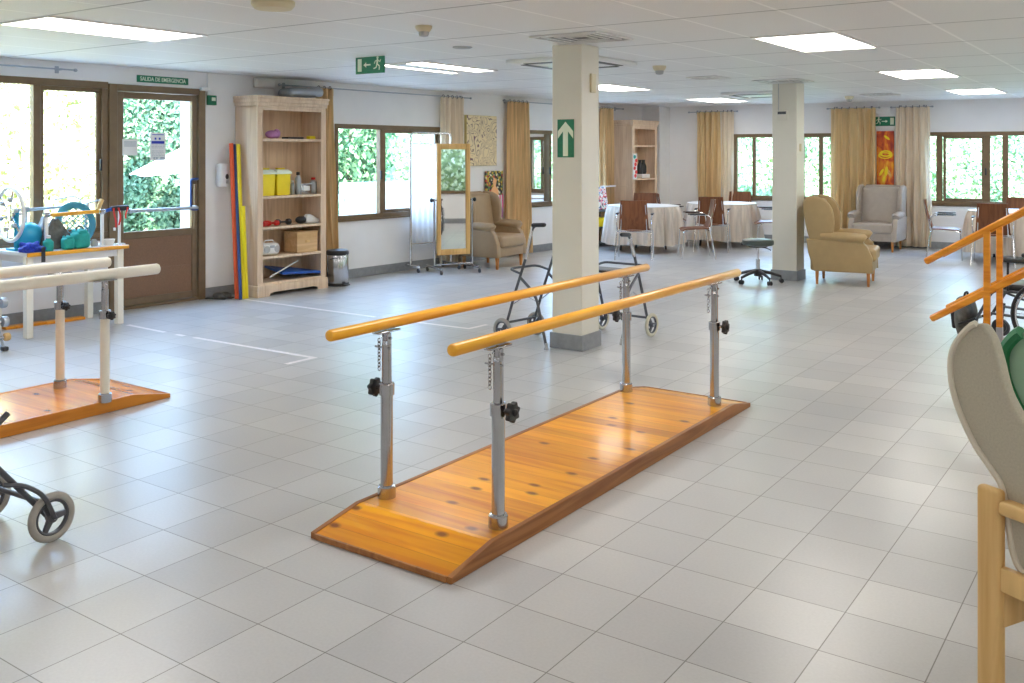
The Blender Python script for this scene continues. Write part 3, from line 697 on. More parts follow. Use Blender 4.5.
# ------------------------------------------------------------------ curtains and rods
def rod(label, place, a, b, z, rot, fin=(True, True), d=.10):
    t = thing('curtain_rod', label, 'curtain rod', place(a, d, z), rot, 'curtain rods'); L = b-a
    m = MB(); m.tube([(0, 0, 0), (L, 0, 0)], .008, 8); m.build('pole', 'greymetal', t)
    for x, s, f in ((0, -1, fin[0]), (L, 1, fin[1])):
        if f:
            m = MB(); m.sphere((x+s*.02, 0, 0), .017, (1.3, 1, 1), 12, 8); m.build('finial', 'greymetal', t)
    for x in (.12, L-.12):
        m = MB(); m.box((x, d/2-.005, 0), (.02, d-.012, .02), .003, 1); m.box((x, d-.006, 0), (.04, .01, .07), .003, 1); m.build('bracket', 'greymetal', t)
def curtain(label, place, t0, t1, z1, rot, mat, seed, amp=.045, folds=None, z0=.03, sway=0.0, d=.11, taper=0):
    t = thing('curtain', label, 'curtain', place((t0+t1)/2, d, 0), rot, 'long curtains'); W_ = t1-t0; rnd = random.Random(seed)
    n = folds or max(3, int(W_/.11)); ph = [rnd.uniform(-.7, .7) for _ in range(n+2)]; am = [rnd.uniform(.6, 1.25) for _ in range(n+2)]
    def fn(u, v):
        z = z0 + (z1-z0)*v; k = min(n, int(u*n)); lo = 1-v
        a = 1.35*amp*am[k]*(1-.5*v)
        x = (u-.5)*W_*(1 + taper*lo) + .018*math.sin(2*PI*n*u*2+ph[k])*lo + sway*lo*lo + .012*math.sin(z*4+u*9+seed)*lo
        y = a*(math.sin(2*PI*n*u + ph[k]*lo + .35*math.sin(z*2.2+k)*lo) + .28*math.sin(4*PI*n*u + 2*ph[k] + z*1.4))
        return (x, y, z)
    m = MB(); m.grid(fn, n*14, 26); m.build('fabric', mat, t, angle=180)
    h = MB(); h.grid(lambda u, v: (fn(u, 1)[0], fn(u, 1)[1]*.8-.006, z1-.07+.09*v), n*14, 2); h.build('heading', mat, t, angle=180)
    for k in range(n):
        r = MB(); r.torus((W_*((k+.5)/n-.5), 0, z1+.025), .022, .004, RY(PI/2), 12, 5); r.build('curtain_ring', 'darkmetal', t)
rod('thin grey curtain rod with finial above the sliding window at the left edge', WL, -3.2, -.62, 2.475, LROT, (False, True))
rod('long dark curtain rod running above the second window behind the shelf unit', WL, 1.95, 5.5, 2.475, LROT)
rod('curtain rod above the third window behind the nearer column', WL, 6.35, 9.95, 2.475, LROT)
curtain('ochre curtain hanging beside the right edge of the tall shelf unit', WL, 2.50, 2.78, 2.45, LROT, 'curtain', 1, .055, 3, sway=.08, d=.10)
curtain('short-looking ochre curtain behind the mirror and screen, right of the second window', WL, 4.84, 5.34, 2.45, LROT, 'curtain_pale', 2, .045, 5)
curtain('ochre curtain on the left wall between the line painting and the nearer column', WL, 6.42, 6.98, 2.45, LROT, 'curtain', 3, .05, 5, taper=.08)
curtain('ochre curtain on the left wall just right of the nearer column', WL, 9.16, 9.58, 2.45, LROT, 'curtain', 4, .05, 5)
rod('curtain rod on the back wall left of the back window', WB, .75, 1.66, 2.44, BROT)
rod('curtain rod on the back wall over the double-width sunlit curtain', WB, 3.36, 4.2, 2.45, BROT)
rod('curtain rod on the back wall right of the orange painting', WB, 4.44, 5.06, 2.45, BROT)
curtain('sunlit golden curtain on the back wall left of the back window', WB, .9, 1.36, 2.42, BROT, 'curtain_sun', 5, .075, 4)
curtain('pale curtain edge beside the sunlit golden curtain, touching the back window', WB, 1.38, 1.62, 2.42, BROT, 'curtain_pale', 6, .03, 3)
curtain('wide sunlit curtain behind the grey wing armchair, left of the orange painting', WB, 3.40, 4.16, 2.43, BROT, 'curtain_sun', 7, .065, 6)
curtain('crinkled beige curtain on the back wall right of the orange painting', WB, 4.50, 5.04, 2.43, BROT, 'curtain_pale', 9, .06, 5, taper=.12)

# floor tape
def tape(label, segs):
    t = thing('floor_tape', label, 'tape', (0, 0, 0), 0, 'marking tape on the floor')
    for a, b in segs:
        m = MB(); a, b = Vector((*a, .0012)), Vector((*b, .0012)); n = Vector((-(b-a).y, (b-a).x, 0)).normalized()*.024
        m._add([a+n, b+n, b-n, a-n], [(0, 1, 2, 3)]); m.build('strip', 'tape', t, smooth=False)
tape('pale worn tape line on the floor in front of the equipment table', [((-8.25, 5.36), (-7.62, 5.335)), ((-7.45, 5.33), (-7.33, 5.33)), ((-7.2, 5.335), (-5.67, 5.36)), ((-5.694, 5.34), (-5.70, 5.07))])
tape('pale tape line on the floor running from the shelf unit past the parallel bars', [((-8.6, 7.05), (-6.6, 7.045)), ((-6.5, 7.045), (-5.42, 7.08)), ((-5.44, 7.1), (-5.43, 7.35))])

# ------------------------------------------------------------------ parallel bars
def platform(name, label, x0, x1, y0, y1, mat, ramp_l=.27, h=.072, side_mat='pine_edge'):
    t = thing(name, label, 'platform', ((x0+x1)/2, (y0+y1)/2, 0)); w, L = x1-x0, y1-y0; a = L/2
    T = RY(PI/2) @ RZ(PI/2)     # profile x -> world y, profile y -> world z, depth -> world x
    prof = [(-a, .002), (a, .002), (a, .022), (a-ramp_l, h), (-a+ramp_l, h), (-a, .022)]
    m = MB(); m.prism([(p, q) for p, q in prof], w-.05, Matrix.Translation((-w/2+.025, 0, 0)) @ T); m.build('deck', mat, t, smooth=False)
    for s in (-1, 1):
        m = MB(); pr_ = [(-a-.002, .0), (a+.002, .0), (a+.002, .026), (a-ramp_l, h+.003), (-a+ramp_l, h+.003), (-a-.002, .026)]
        m.prism(pr_, .025, Matrix.Translation((s*(w/2-.0125)-.0125, 0, 0)) @ T, .002, 1); m.build('side_board', side_mat, t)
    for s in (-1, 1):
        m = MB(); m.span((-w/2+.025, s*(a+.002)-.006, .001), (w/2-.025, s*(a+.002)+.006, .026), .002, 1); m.build('end_strip', 'pine_edge', t)
    return t
def upright(t, x, y, z0, zc, zr, side, low, up, knob=True, pin=True, ks=1.0):
    """telescopic post standing at local x, y: foot collar, lower tube, clamp collar, knob, upper tube, hinge fork"""
    m = MB(); m.lathe([(.031, z0), (.042, z0+.001), (.042, z0+.05), (.037, z0+.056), (.031, z0+.057)], (x, y, 0), 20); m.build('foot_collar', low if low == 'steel' else 'steel', t)
    m = MB(); m.cyl((x, y, (z0+zc)/2), .0285, zc-z0, 20); p = m.build('post', low, t)
    m = MB(); m.lathe([(.03, zc-.025), (.036, zc-.024), (.036, zc+.026), (.028, zc+.03)], (x, y, 0), 20); m.build('clamp_collar', 'steel', p)
    m = MB(); m.cyl((x, y, (zc+zr-.09)/2), .0225, zr-.09-zc, 18); m.build('inner_tube', up, p)
    if knob:
        m = MB(); m.tube([(x+side*.03, y, zc), (x+side*.062, y, zc)], .009, 8); m.build('knob_stem', 'steel', p)
        m = MB(); n = 7
        poly = [(ks*(.040+.005*math.cos(n*a))*math.cos(a), ks*(.040+.005*math.cos(n*a))*math.sin(a)) for a in [2*PI*k/56 for k in range(56)]]
        m.prism(poly, .024, Matrix.Translation((x+side*.06 - (.0 if side > 0 else .024), y, zc)) @ RY(PI/2), .004, 2); m.sphere((x+side*.088, y, zc), .016, (.6, 1, 1), 12, 8); m.build('knob', 'black', p)
    m = MB()
    for s in (-1, 1): m.box((x+s*.016, y, zr-.075), (.006, .026, .075), .002, 1)
    m.box((x, y, zr-.112), (.034, .03, .02), .003, 1); m.build('hinge_fork', 'steel', p)
    m = MB(); m.box((x, y, zr-.05), (.024, .022, .05), .003, 1); m.box((x, y, zr-.0305), (.042, .15, .008), .002, 1); m.tube([(x-.03, y, zr-.06), (x+.03, y, zr-.06)], .006, 8); m.build('rail_bracket', 'steel', p)
    if pin:
        m = MB()
        for k in range(9): m.torus((x-side*.0-.036, y-.012, zr-.075-.016*k), .008, .0022, RZ(k*PI/2) @ RX(PI/2), 10, 5, (1, 1.35, 1))
        m.build('pin_chain', 'steel', p)
        m = MB(); m.tube([(x-.06, y-.012, zr-.105), (x+.035, y-.012, zr-.105)], .0045, 6); m.build('locking_pin', 'steel', p)
def grab_rail(t, x, y0, y1, z, r, mat):
    m = MB(); m.tube([(x, y0, z), (x, y0+.004, z), (x, y0+.012, z), (x, y1-.012, z), (x, y1-.004, z), (x, y1, z)], [r*.72, r*.9, r, r, r*.9, r*.72], 18); return m.build('rail', mat, t, angle=50)
t = platform('parallel_bars', 'glossy orange pine platform with two wooden handrails on steel posts, centre of the hall', -3.04, -2.268, 2.845, 5.95, 'pine')
t['category'] = 'parallel bars'
cx, cy = (-3.04-2.268)/2, (2.845+5.95)/2
for (x, y) in ((-2.968, 3.243), (-2.985, 5.592)): upright(t, x-cx, y-cy, .072, .567, .863, -1, 'steel', 'steel')
for (x, y) in ((-2.345, 3.254), (-2.368, 5.6)): upright(t, x-cx, y-cy, .072, .567, .863, 1, 'steel', 'steel')
grab_rail(t, -2.976-cx, 2.885-cy, 5.88-cy, .866, .026, 'rail'); grab_rail(t, -2.357-cx, 2.95-cy, 5.965-cy, .866, .026, 'rail')
t = platform('parallel_bars', 'worn orange pine platform with cream handrails on white posts, cut off by the left edge', -6.33, -5.565, .82, 3.935, 'pine_left', side_mat='edge_orange')
t['category'] = 'parallel bars'
cx, cy = (-6.33-5.565)/2, (.82+3.935)/2
for (x, y, s) in ((-6.15, 3.495, 1), (-5.57, 3.461, 1), (-6.15, 1.2, 1), (-5.57, 1.2, 1)): upright(t, x-cx, y-cy, .072, .625, .872, s, 'cream', 'steel', True, False, .62)
grab_rail(t, -6.22-cx, .8-cy, 3.90-cy, .875, .036, 'cream'); grab_rail(t, -5.59-cx, .8-cy, 3.86-cy, .875, .036, 'cream')

# ------------------------------------------------------------------ walking frames
def wheel(t, x, y, r, tyre='rubber', axis='x', spokes=3, w=.03):
    T = RY(PI/2) if axis == 'x' else RX(PI/2)
    o = MB(); o.torus((x, y, r), r-.016, .0165, T, 36, 10, (1, 1, w/.03)); o = o.build('wheel', tyre, t)
    m = MB(); m.torus((x, y, r), r-.034, .008, T, 32, 8, (1, 1, 1.4)); m.cyl((x, y, r), .022, .034, 14, .003, T)
    for k in range(spokes):
        a = 2*PI*k/spokes+.5; q = T @ Matrix.Rotation(a, 4, 'Z')
        b = MB(); b.prism([(.012, -.016), (r-.032, -.010), (r-.032, .010), (.012, .016)], .014, q @ Matrix.Translation((0, 0, -.007)), .002, 1); m._add(b.v, b.f, Matrix.Translation((x, y, r)))
    m.build('wheel_hub', 'darkmetal', o); m = MB(); m.cyl((x, y, r), .008, .046, 10, 0, T); m.build('axle_bolt', 'chrome', o)
def walker(label, loc, rotz, tyre='rubber', seat=True, w=.24, rear=.27, grip=.90, lean=1.0):
    """faces -y: wheels in front, legs with rubber ferrules behind, grips on top"""
    t = thing('walking_frame', label, 'walking frame', loc, rotz, 'wheeled walking frames')
    for s in (-1, 1):
        x = s*w
        wheel(t, x, -.24, .105, tyre)
        m = MB(); m.tube(fillet([(x-s*.035, -.245, .10), (x-s*.035, -.245+.125*lean, .45), (x-s*.035, -.245+.265*lean, .80), (x-s*.035, -.185+.265*lean, grip), (x-s*.035, -.065+.265*lean, grip+.01)], .05), .0125, 10); m.tube([(x-s*.035, -.24, .105), (x, -.24, .105)], .008, 8); m.build('front_leg', 'darkmetal', t)
        m = MB(); m.tube([(x-s*.035, -.245+.245*lean, .74), (x-s*.035, -.19+.265*lean, grip-.01)], .0155, 10); m.build('height_tube', 'chrome', t)
        m = MB(); m.tube(fillet([(x-s*.035, -.07, .58), (x-s*.03, .12, .44), (x-s*.01, rear-.04, .16), (x-s*.01, rear, .02)], .09), .0125, 10); l = m.build('rear_leg', 'darkmetal', t)
        m = MB(); m.lathe([(.022, 0), (.022, .012), (.016, .022), (.0145, .055)], (x-s*.01, rear, 0), 14); m.build('rubber_foot', 'greyplastic', l)
        m = MB(); m.tube([(x-s*.035, q, grip+e) for q, e in zip((lean*.265-.19, lean*.265-.18, lean*.265-.06, lean*.265-.05), (.003, .005, .013, .013))], [.016, .019, .018, .014], 12); m.build('grip', 'black', t)
        if lean == 1.0:
            m = MB(); m.tube([(x-s*.035, -.16, .33), (x-s*.06, -.02, .42), (x-s*.03, .15, .38)], .005, 6); m.build('side_brace', 'greymetal', t)
        else:
            m = MB(); m.tube(fillet([(x-s*.035, -.05, .29), (x-s*.01, -.12, .275), (x+s*.024, -.19, .22), (x+s*.024, -.24, .105)], .05), .010, 8); m.build('wheel_fork', 'darkmetal', t)
    m = MB(); m.tube([(-w+.03, -.215, .17), (w-.03, -.215, .17)], .011, 10); m.build('crossbar', 'darkmetal', t)
    if seat:
        m = MB(); m.box((0, .03, .60), (2*w-.09, .24, .025), .01, 2); m.build('seat', 'black', t)
    if lean == 1.0: m = MB(); m.tube(fillet([(-w+.035, -.06, .61), (-w+.035, -.2, .64), (w-.035, -.2, .64), (w-.035, -.06, .61)], .07), .011, 10); m.build('front_loop', 'darkmetal', t)
    return t
walker('grey wheeled walking frame standing left of the nearer column', (-4.55, 6.94, 0), R(-97), 'rubber', False, .225, .25, 1.03)
walker('wheeled walking frame with a pale tyre standing right of the nearer column', (-4.145, 7.50, 0), R(176), 'palerubber', True, .265, .24, .93)
walker('grey walking frame with a three-spoke wheel cut off by the left edge', (-4.13, 1.93, 0), R(184), 'rubber', False, .235, .62, .93, 2.3)

# ------------------------------------------------------------------ armchairs
def wing_chair(label, loc, rotz, mat, w=.76, d=.80, h=1.08):
    t = thing('wing_armchair', label, 'armchair', loc, rotz, 'wing armchairs')
    b = w/2; f = -d/2; r = d/2
    T = RY(PI/2) @ RZ(PI/2)   # profile (y, z) extruded along x
    def side(poly, x, th, name, bev=.02, smooth=4):
        m = MB(); m.prism(smooth_poly(poly, smooth) if smooth else poly, th, Matrix.Translation((x-th/2, 0, 0)) @ T, bev, 3); return m.build(name, mat, t, angle=60)
    m = MB(); m.span((-b+.07, f+.03, .17), (b-.07, r-.08, .33), .02, 3); m.build('seat_base', mat, t)
    m = MB(); m.span((-b+.08, f-.005, .30), (b-.08, r-.2, .47), .045, 4); m.build('seat_cushion', mat, t)
    m = MB(); m.box((0, r-.14, .72), (w-.12, .17, h-.42), .06, 4, (R(-9), 0, 0)); m.build('backrest', mat, t)
    m = MB(); m.span((-b+.05, r-.14, .17), (b-.05, r-.05, .55), .03, 3); m.build('back_panel', mat, t)
    for s in (-1, 1):
        side([(f+.02, .17), (r-.10, .17), (r-.03, .40), (r-.01, .57), (f+.16, .57), (f+.09, .50), (f+.03, .36)], s*(b-.045), .09, 'side_panel', .02, 0)
        m = MB(); m.tube([(s*(b-.04), f+.115, .575), (s*(b-.04), f+.13, .585), (s*(b-.04), -.05, .60), (s*(b-.045), r-.18, .60)], [.05, .068, .066, .05], 16); m.build('armrest', mat, t, angle=60)
        side([(r-.30, .60), (r-.34, .72), (r-.335, .88), (r-.29, 1.0), (r-.20, h-.02), (r-.06, h), (r+.03, h-.05), (r+.03, .90), (r-.03, .60), (r-.10, .5)], s*(b-.055), .075, 'wing', .028, 4)
    m = MB(); m.box((0, r-.03, h-.05), (w-.2, .10, .10), .045, 4); m.build('top_roll', mat, t)
    for x, y in ((-b+.08, f+.08), (b-.08, f+.08), (-b+.09, r-.13), (b-.09, r-.13)):
        m = MB(); m.lathe([(.019, 0), (.03, .175)], (x, y, 0), 4, RZ(PI/4)); m.build('leg', 'legwood', t, smooth=False)
    return t
wing_chair('brown wing armchair against the left wall behind the standing mirror', (-8.20, 11.20, 0), R(94), 'taupe', .82, .78)
wing_chair('tan wing armchair seen from its side, in front of the farther column', (-3.48, 12.36, 0), R(99), 'tan', .76, .82, 1.1)
wing_chair('grey-brown wing armchair facing forward against the back wall under the orange painting', (-4.18, 16.88, 0), R(0), 'greytaupe', .80, .80, 1.1)

# ------------------------------------------------------------------ dining chairs
def dining_chair(label, loc, rotz):
    t = thing('dining_chair', label, 'chair', loc, rotz, 'brown wooden chairs with chrome frames')
    m = MB(); m.grid(lambda u, v: ((u-.5)*.45*(1-.05*v), -.22+.43*v, .455 - .018*math.sin(PI*u) - .02*max(0, (.15-v)/.15)**2 + .012*v), 14, 12, .014); m.build('seat', 'chairwood', t, angle=60)
    m = MB(); m.grid(lambda u, v: ((u-.5)*(.46-.06*v), .215+.10*v+.03*math.cos((u-.5)*PI)-.03+.015*math.sin(PI*v), .47+.45*v), 14, 12, .014); m.build('backrest', 'chairwood', t, angle=60)
    for s in (-1, 1):
        m = MB(); m.tube(fillet([(s*.275, -.24, 0), (s*.262, -.21, .43), (s*.25, -.15, .445)], .03), .0105, 9); m.build('leg', 'chrome', t)
        m = MB(); m.tube(fillet([(s*.285, .27, 0), (s*.262, .20, .43), (s*.255, .18, .50)], .05), .0105, 9); m.build('leg', 'chrome', t)
        m = MB(); m.tube(fillet([(s*.26, .20, .44), (s*.268, .215, .56), (s*.27, .19, .685), (s*.27, -.12, .69)], .06), .0095, 9); m.build('arm_tube', 'chrome', t)
        m = MB(); m.box((s*.27, -.02, .703), (.045, .27, .018), .008, 2); m.build('armrest', 'black', t)
        m = MB(); m.tube([(s*.20, .215, .44), (s*.19, .235, .65), (s*.18, .29, .86)], .009, 8); m.build('back_tube', 'chrome', t)
    m = MB()
    for y in (-.15, .185): m.tube([(-.262, y, .437), (.262, y, .437)], .009, 8)
    m.build('seat_frame', 'chrome', t)
    return t
ch = dining_chair('brown wooden chair with its back to us at the nearer left round table', (-6.92, 13.25, 0), R(203))
dup(ch, (-7.84, 15.40, 0), R(27), 'brown wooden chair behind the leftmost round table, only its back top showing')
dup(ch, (-6.22, 13.95, 0), R(-58), 'brown wooden chair in profile facing left, between the two left round tables')
dup(ch, (-7.44, 15.74, 0), R(120), 'brown wooden chair in profile facing right, partly hidden behind the left round table')
dup(ch, (-6.42, 15.10, 0), R(197), 'brown wooden chair with its back to us, just left of the farther column')
dup(ch, (-6.70, 16.93, 0), R(12), 'brown wooden chair behind the second round table, back top in front of the window')
dup(ch, (-5.76, 15.96, 0), R(-62), 'brown wooden chair facing left, partly hidden by the farther column')
dup(ch, (-2.96, 16.07, 0), R(100), 'brown wooden chair in profile facing right at the right-hand round table')
dup(ch, (-2.20, 15.52, 0), R(185), 'brown wooden chair with its back to us at the right-hand round table')
dup(ch, (-2.08, 17.3, 0), R(4), 'brown wooden chair behind the right-hand round table at the right edge')

# ------------------------------------------------------------------ round tables under cloths
def round_table(label, clabel, x, y, r=.58, seed=0):
    t = thing('round_table', label, 'table', (x, y, 0), 0, 'round tables')
    m = MB(); m.cyl((0, 0, .735), r-.015, .03, 40, .005); m.build('tabletop', 'beech', t)
    for k in range(4):
        a = PI/4+k*PI/2; m = MB(); m.tube([(.33*math.cos(a), .33*math.sin(a), .72), (.40*math.cos(a), .40*math.sin(a), 0)], .019, 10); m.build('leg', 'darkmetal', t)
    c = thing('tablecloth', clabel, 'tablecloth', (x, y, 0), 0, 'cream round tablecloths'); n = 17; zb = .13
    def sk(u, v):
        a = 2*PI*u; z = .755 - (.755-zb)*v; k = v**.7
        q = math.sin(n*a+seed) + .45*math.sin((n*2-3)*a+2*seed) + .3*math.sin(7*a+seed*3)
        rr = r + .012*min(1, v*8) + k*(.05 + .055*q)
        return (rr*math.cos(a), rr*math.sin(a), z + .012*math.sin(4*a+seed)*v)
    m = MB(); m.grid(sk, 240, 14); m.build('skirt', 'cloth', c, angle=180)
    m = MB(); m.cyl((0, 0, .757), r+.008, .008, 48, .003); m.build('cover', 'clothtop', c)
round_table('round table under a cream cloth, left of the other two', 'cream cloth on the leftmost round table, by the shelf unit', -7.43, 14.53, .60, .4)
round_table('round table under a cream cloth, just left of the farther column', 'cream cloth on the round table just left of the farther column', -6.66, 16.06, .60, 1.7)
round_table('round table under a cream cloth at the right edge of the picture', 'cream cloth on the round table at the right edge', -2.08, 16.42, .60, 2.9)

# ------------------------------------------------------------------ rolling stool
t = thing('rolling_stool', 'low stool with a round dark green seat on five casters before the farther column', 'stool', (-4.36, 11.70, 0))
m = MB(); m.lathe([(.17, .475), (.195, .485), (.20, .51), (.195, .54), (.17, .552), (.02, .556)], seg=36); m.build('seat', 'stoolpad', t)
m = MB(); m.cyl((0, 0, .465), .12, .02, 20); m.build('seat_plate', 'black', t)
m = MB(); m.tube([(0, 0, .17), (0, 0, .3)], .026, 14); m.build('gas_sleeve', 'steel', t)
m = MB(); m.tube([(0, 0, .28), (0, 0, .46)], .014, 12); m.build('piston', 'chrome', t)
m = MB(); m.tube(fillet([(.03, 0, .455), (.14, -.05, .45), (.2, -.08, .43)], .04), .006, 8); m.build('height_lever', 'black', t)
m = MB(); m.cyl((0, 0, .13), .05, .09, 20, .01); m.build('base_hub', 'black', t)
for k in range(5):
    a = 2*PI*k/5+.55; cx, sx = math.cos(a), math.sin(a)
    m = MB(); m.tube([(.03*cx, .03*sx, .15), (.16*cx, .16*sx, .125), (.29*cx, .29*sx, .085)], [.024, .02, .015], 10); l = m.build('base_arm', 'black', t)
    m = MB()
    for s in (-1, 1): m.cyl((.295*cx-s*.017*sx, .295*sx+s*.017*cx, .028), .028, .018, 16, .003, RZ(a+PI/2) @ RY(PI/2))
    m.tube([(.29*cx, .29*sx, .03), (.29*cx, .29*sx, .085)], .008, 8); m.build('caster', 'black', l)

# ------------------------------------------------------------------ tall open shelf units
def bookcase(label, t0, t1, d, zt, shelves, loc_fn, rot, ps=.028):
    """front faces -y; local x from 0 to width, back at y = 0"""
    W_ = t1-t0; t = thing('bookcase', label, 'bookcase', loc_fn(t0, .01, 0), rot)
    for x in (0, W_-.04):
        m = MB(); m.span((x, -d+.02, .08), (x+.04, 0, zt-.12), .003, 1); m.build('side_panel', 'shelf', t)
    m = MB(); m.span((.04, -.02, .08), (W_-.04, -.002, zt-.12)); m.build('back_panel', 'shelf_in', t)
    for x in (-.004, W_-.076):
        m = MB(); m.span((x, -d, .10), (x+.08, -d+.025, zt-.14), .004, 1)
        for k in range(3): m.span((x+.018+.018*k, -d-.004, .16), (x+.026+.018*k, -d+.004, zt-.2), .002, 1)
        m.build('face_stile', 'shelf', t)
    m = MB(); m.span((.04, -d+.004, zt-.165), (W_-.04, -d+.025, zt-.12), .003, 1); m.build('top_rail', 'shelf', t)
    m = MB(); T = RY(PI/2) @ RZ(PI/2)
    for k, (o, h0, h1) in enumerate(((.0, zt-.14, zt-.115), (.012, zt-.115, zt-.075), (.024, zt-.075, zt-.03), (.032, zt-.03, zt))): m.span((-o, -d-o, h0), (W_+o, 0, h1), .006, 2)
    m.build('cornice', 'shelf', t)
    m = MB(); m.span((-.02, -d-.02, .065), (W_+.02, 0, .13), .008, 2); m.span((-.02, -d-.02, 0), (.16, -d+.0, .07), .004, 1); m.span((W_-.14, -d-.02, 0), (W_+.02, -d, .07), .004, 1)
    m.prism([(.16, .07), (W_-.14, .07), (W_-.14, .03), (W_-.2, .045), (.22, .045), (.16, .03)], .018, Matrix.Translation((0, -d-.001, 0)) @ RX(PI/2)); m.span((-.02, -d, 0), (0, -.02, .07)); m.span((W_, -d, 0), (W_+.02, -.02, .07)); m.build('plinth', 'shelf', t)
    for z in shelves:
        m = MB(); m.span((.04, -d+.025, z-ps), (W_-.04, -.02, z), .003, 1); m.span((.06, -d+.005, z-ps), (W_-.06, -d+.03, z+.002), .004, 1); m.build('shelf_board', 'shelf', t)
    m = MB(); m.span((-.006, -d+.1, 1.02), (-.0, -.04, 1.05), .002, 1); m.build('side_moulding', 'shelf', t)
    return t
bookcase('tall pale oak open shelf unit with exercise gear beside the second window', 1.36, 2.375, .42, 2.31, [.155, .455, .795, 1.15, 1.815], WL, LROT)
bookcase('pale oak open shelf unit in the far left corner with two dark vases', 9.76, 10.68, .42, 2.26, [.16, .48, .83, 1.17, 1.79], WL, LROT)

def put(name, label, cat, parts, loc, rot=LROT, group=None):
    t = thing(name, label, cat, loc, rot, group)
    for pn, mb, mt in parts: mb.build(pn, mt, t)
    return t
def S(t_, z, d=.30): return WL(t_, d, z)
# --- things on the shelf unit
for k, (x, lab) in enumerate(((1.575, 'left of the two yellow sharps bins on the shelf unit'), (1.80, 'right of the two yellow sharps bins on the shelf unit'))):
    b = MB(); b.lathe([(.142, 0), (.152, .235), (.152, .25)], (0, 0, 0), 4, RZ(PI/4) @ Matrix.Diagonal((1, .9, 1, 1))); 
    l = MB(); l.lathe([(.155, 0), (.153, .02), (.11, .05)], (0, 0, .251), 4, RZ(PI/4)); h = MB(); h.box((.02, 0, .312), (.1, .06, .02), .006)
    put('sharps_bin', lab, 'bin', [('bin_body', b, 'yellow'), ('lid', l, 'signwhite'), ('flap', h, 'yellow')], S(x, 1.152, .25), group='yellow sharps bins')
def bottle(label, x, z, r, h, mb, mc, ch_=.04, d=.30):
    b = MB(); b.lathe([(r*.9, 0), (r, .006), (r, h*.72), (r*.6, h*.82), (r*.45, h*.84), (r*.45, h*.87)], seg=18); c = MB(); c.lathe([(r*.62, h*.86), (r*.62, h-.004), (r*.5, h)], seg=16)
    put('bottle', label, 'bottle', [('bottle_body', b, mb), ('cap', c, mc)], S(x, z, d))
bottle('small clear bottle beside the yellow sharps bins', 1.965, 1.152, .024, .17, 'greymetal', 'white')
bottle('tall grey spray bottle with a black cap on the shelf unit', 2.05, 1.152, .036, .27, 'greymetal', 'black')
bottle('white bottle with a red cap on the shelf unit', 2.285, 1.152, .042, .20, 'greyplastic', 'red')
b = MB(); b.box((0, 0, .06), (.17, .10, .12), .006); l = MB(); l.box((0, 0, .122), (.175, .105, .012), .004); h = MB(); h.box((0, -.052, .07), (.1, .003, .06), .001)
put('metal_box', 'grey metal box between the spray bottle and the red-capped bottle', 'box', [('box_body', b, 'steel'), ('lid', l, 'greymetal'), ('box_label', h, 'whiteplastic')], S(2.165, 1.152, .27))
def dumbbell(label, loc, rot, mat, L=.15, r=.032, group='dumbbells on the shelf unit'):
    h = MB(); h.tube([(-L/2, 0, r), (L/2, 0, r)], .012, 10); ws = []
    t = thing('dumbbell', label, 'dumbbell', loc, rot, group); h.build('handle', mat, t)
    for s in (-1, 1):
        m = MB(); m.cyl((s*L/2, 0, r), r, .05, 8, .006, RY(PI/2)); m.build('weight', mat, t)
    return t
dumbbell('red dumbbell at the left on the middle shelf, lying at an angle', S(1.545, .797, .34), LROT+.5, 'red')
dumbbell('red dumbbell on the middle shelf next to the black dumbbell', S(1.655, .797, .30), LROT-.2, 'red', .13)
dumbbell('black dumbbell on the middle shelf of the shelf unit', S(1.825, .797, .30), LROT, 'black', .16, .036)
m = MB(); m.sphere((0, 0, .045), .075, (1, .8, .62)); m.sphere((.05, .02, .05), .05, (1, .8, .8)); tag(m.build('boxing_mitt', 'black', loc=S(2.095, .797, .30), rot=(0, 0, LROT)), 'black rounded mitt on the middle shelf beside a white shoe', 'mitt')
u = MB(); u.prism(smooth_poly([(-.1, 0), (.1, 0), (.11, .03), (.05, .05), (-.01, .085), (-.08, .10), (-.11, .06)]), .07, Matrix.Translation((0, .035, .012)) @ RX(PI/2), .015, 3); so_ = MB(); so_.box((0, 0, .008), (.23, .08, .016), .006)
put('shoe', 'white shoe at the right end of the middle shelf', 'shoe', [('upper', u, 'white'), ('sole', so_, 'greyplastic')], S(2.25, .797, .32))
b = MB(); b.box((0, 0, .075), (.25, .13, .14), .045, 4); h = MB(); h.tube(fillet([(-.08, 0, .13), (-.06, 0, .175), (.06, 0, .175), (.08, 0, .13)], .03), .007, 8)
k1 = MB(); k1.cyl((-.07, -.064, .075), .04, .006, 20, 0, RX(PI/2)); k2 = MB(); k2.cyl((.07, -.064, .075), .04, .006, 20, 0, RX(PI/2)); p = MB(); p.box((0, -.065, .105), (.07, .006, .03), .003)
put('portable_radio', 'white portable radio on the shelf above the blue mat', 'radio', [('casing', b, 'whiteplastic'), ('handle', h, 'whiteplastic'), ('speaker_grille', k1, 'greyplastic'), ('speaker_grille', k2, 'greyplastic'), ('display', p, 'greymetal')], S(1.60, .457, .32))
b = MB(); b.span((-.16, -.12, 0), (.16, .12, .235), .004, 1); l = MB(); l.span((-.165, -.125, .235), (.165, .125, .25), .003, 1); c = MB(); c.box((0, -.122, .13), (.07, .004, .03), .002)
put('wooden_box', 'square light wooden box on the shelf right of the white radio', 'box', [('box_body', b, 'cardboard'), ('lid', l, 'cardboard'), ('label_holder', c, 'beech')], S(2.12, .457, .27))
m = MB(); m.grid(lambda u, v: ((u-.5)*.62, (v-.5)*.34, .03+.10*(1-u)*(v*.6+.4)*(1 if u < .6 else 1.2)), 10, 6, .025); tag(m.build('folded_mat', 'blue', loc=S(2.03, .157, .25), rot=(0, 0, LROT)), 'folded blue mat leaning on the bottom shelf of the shelf unit', 'mat')
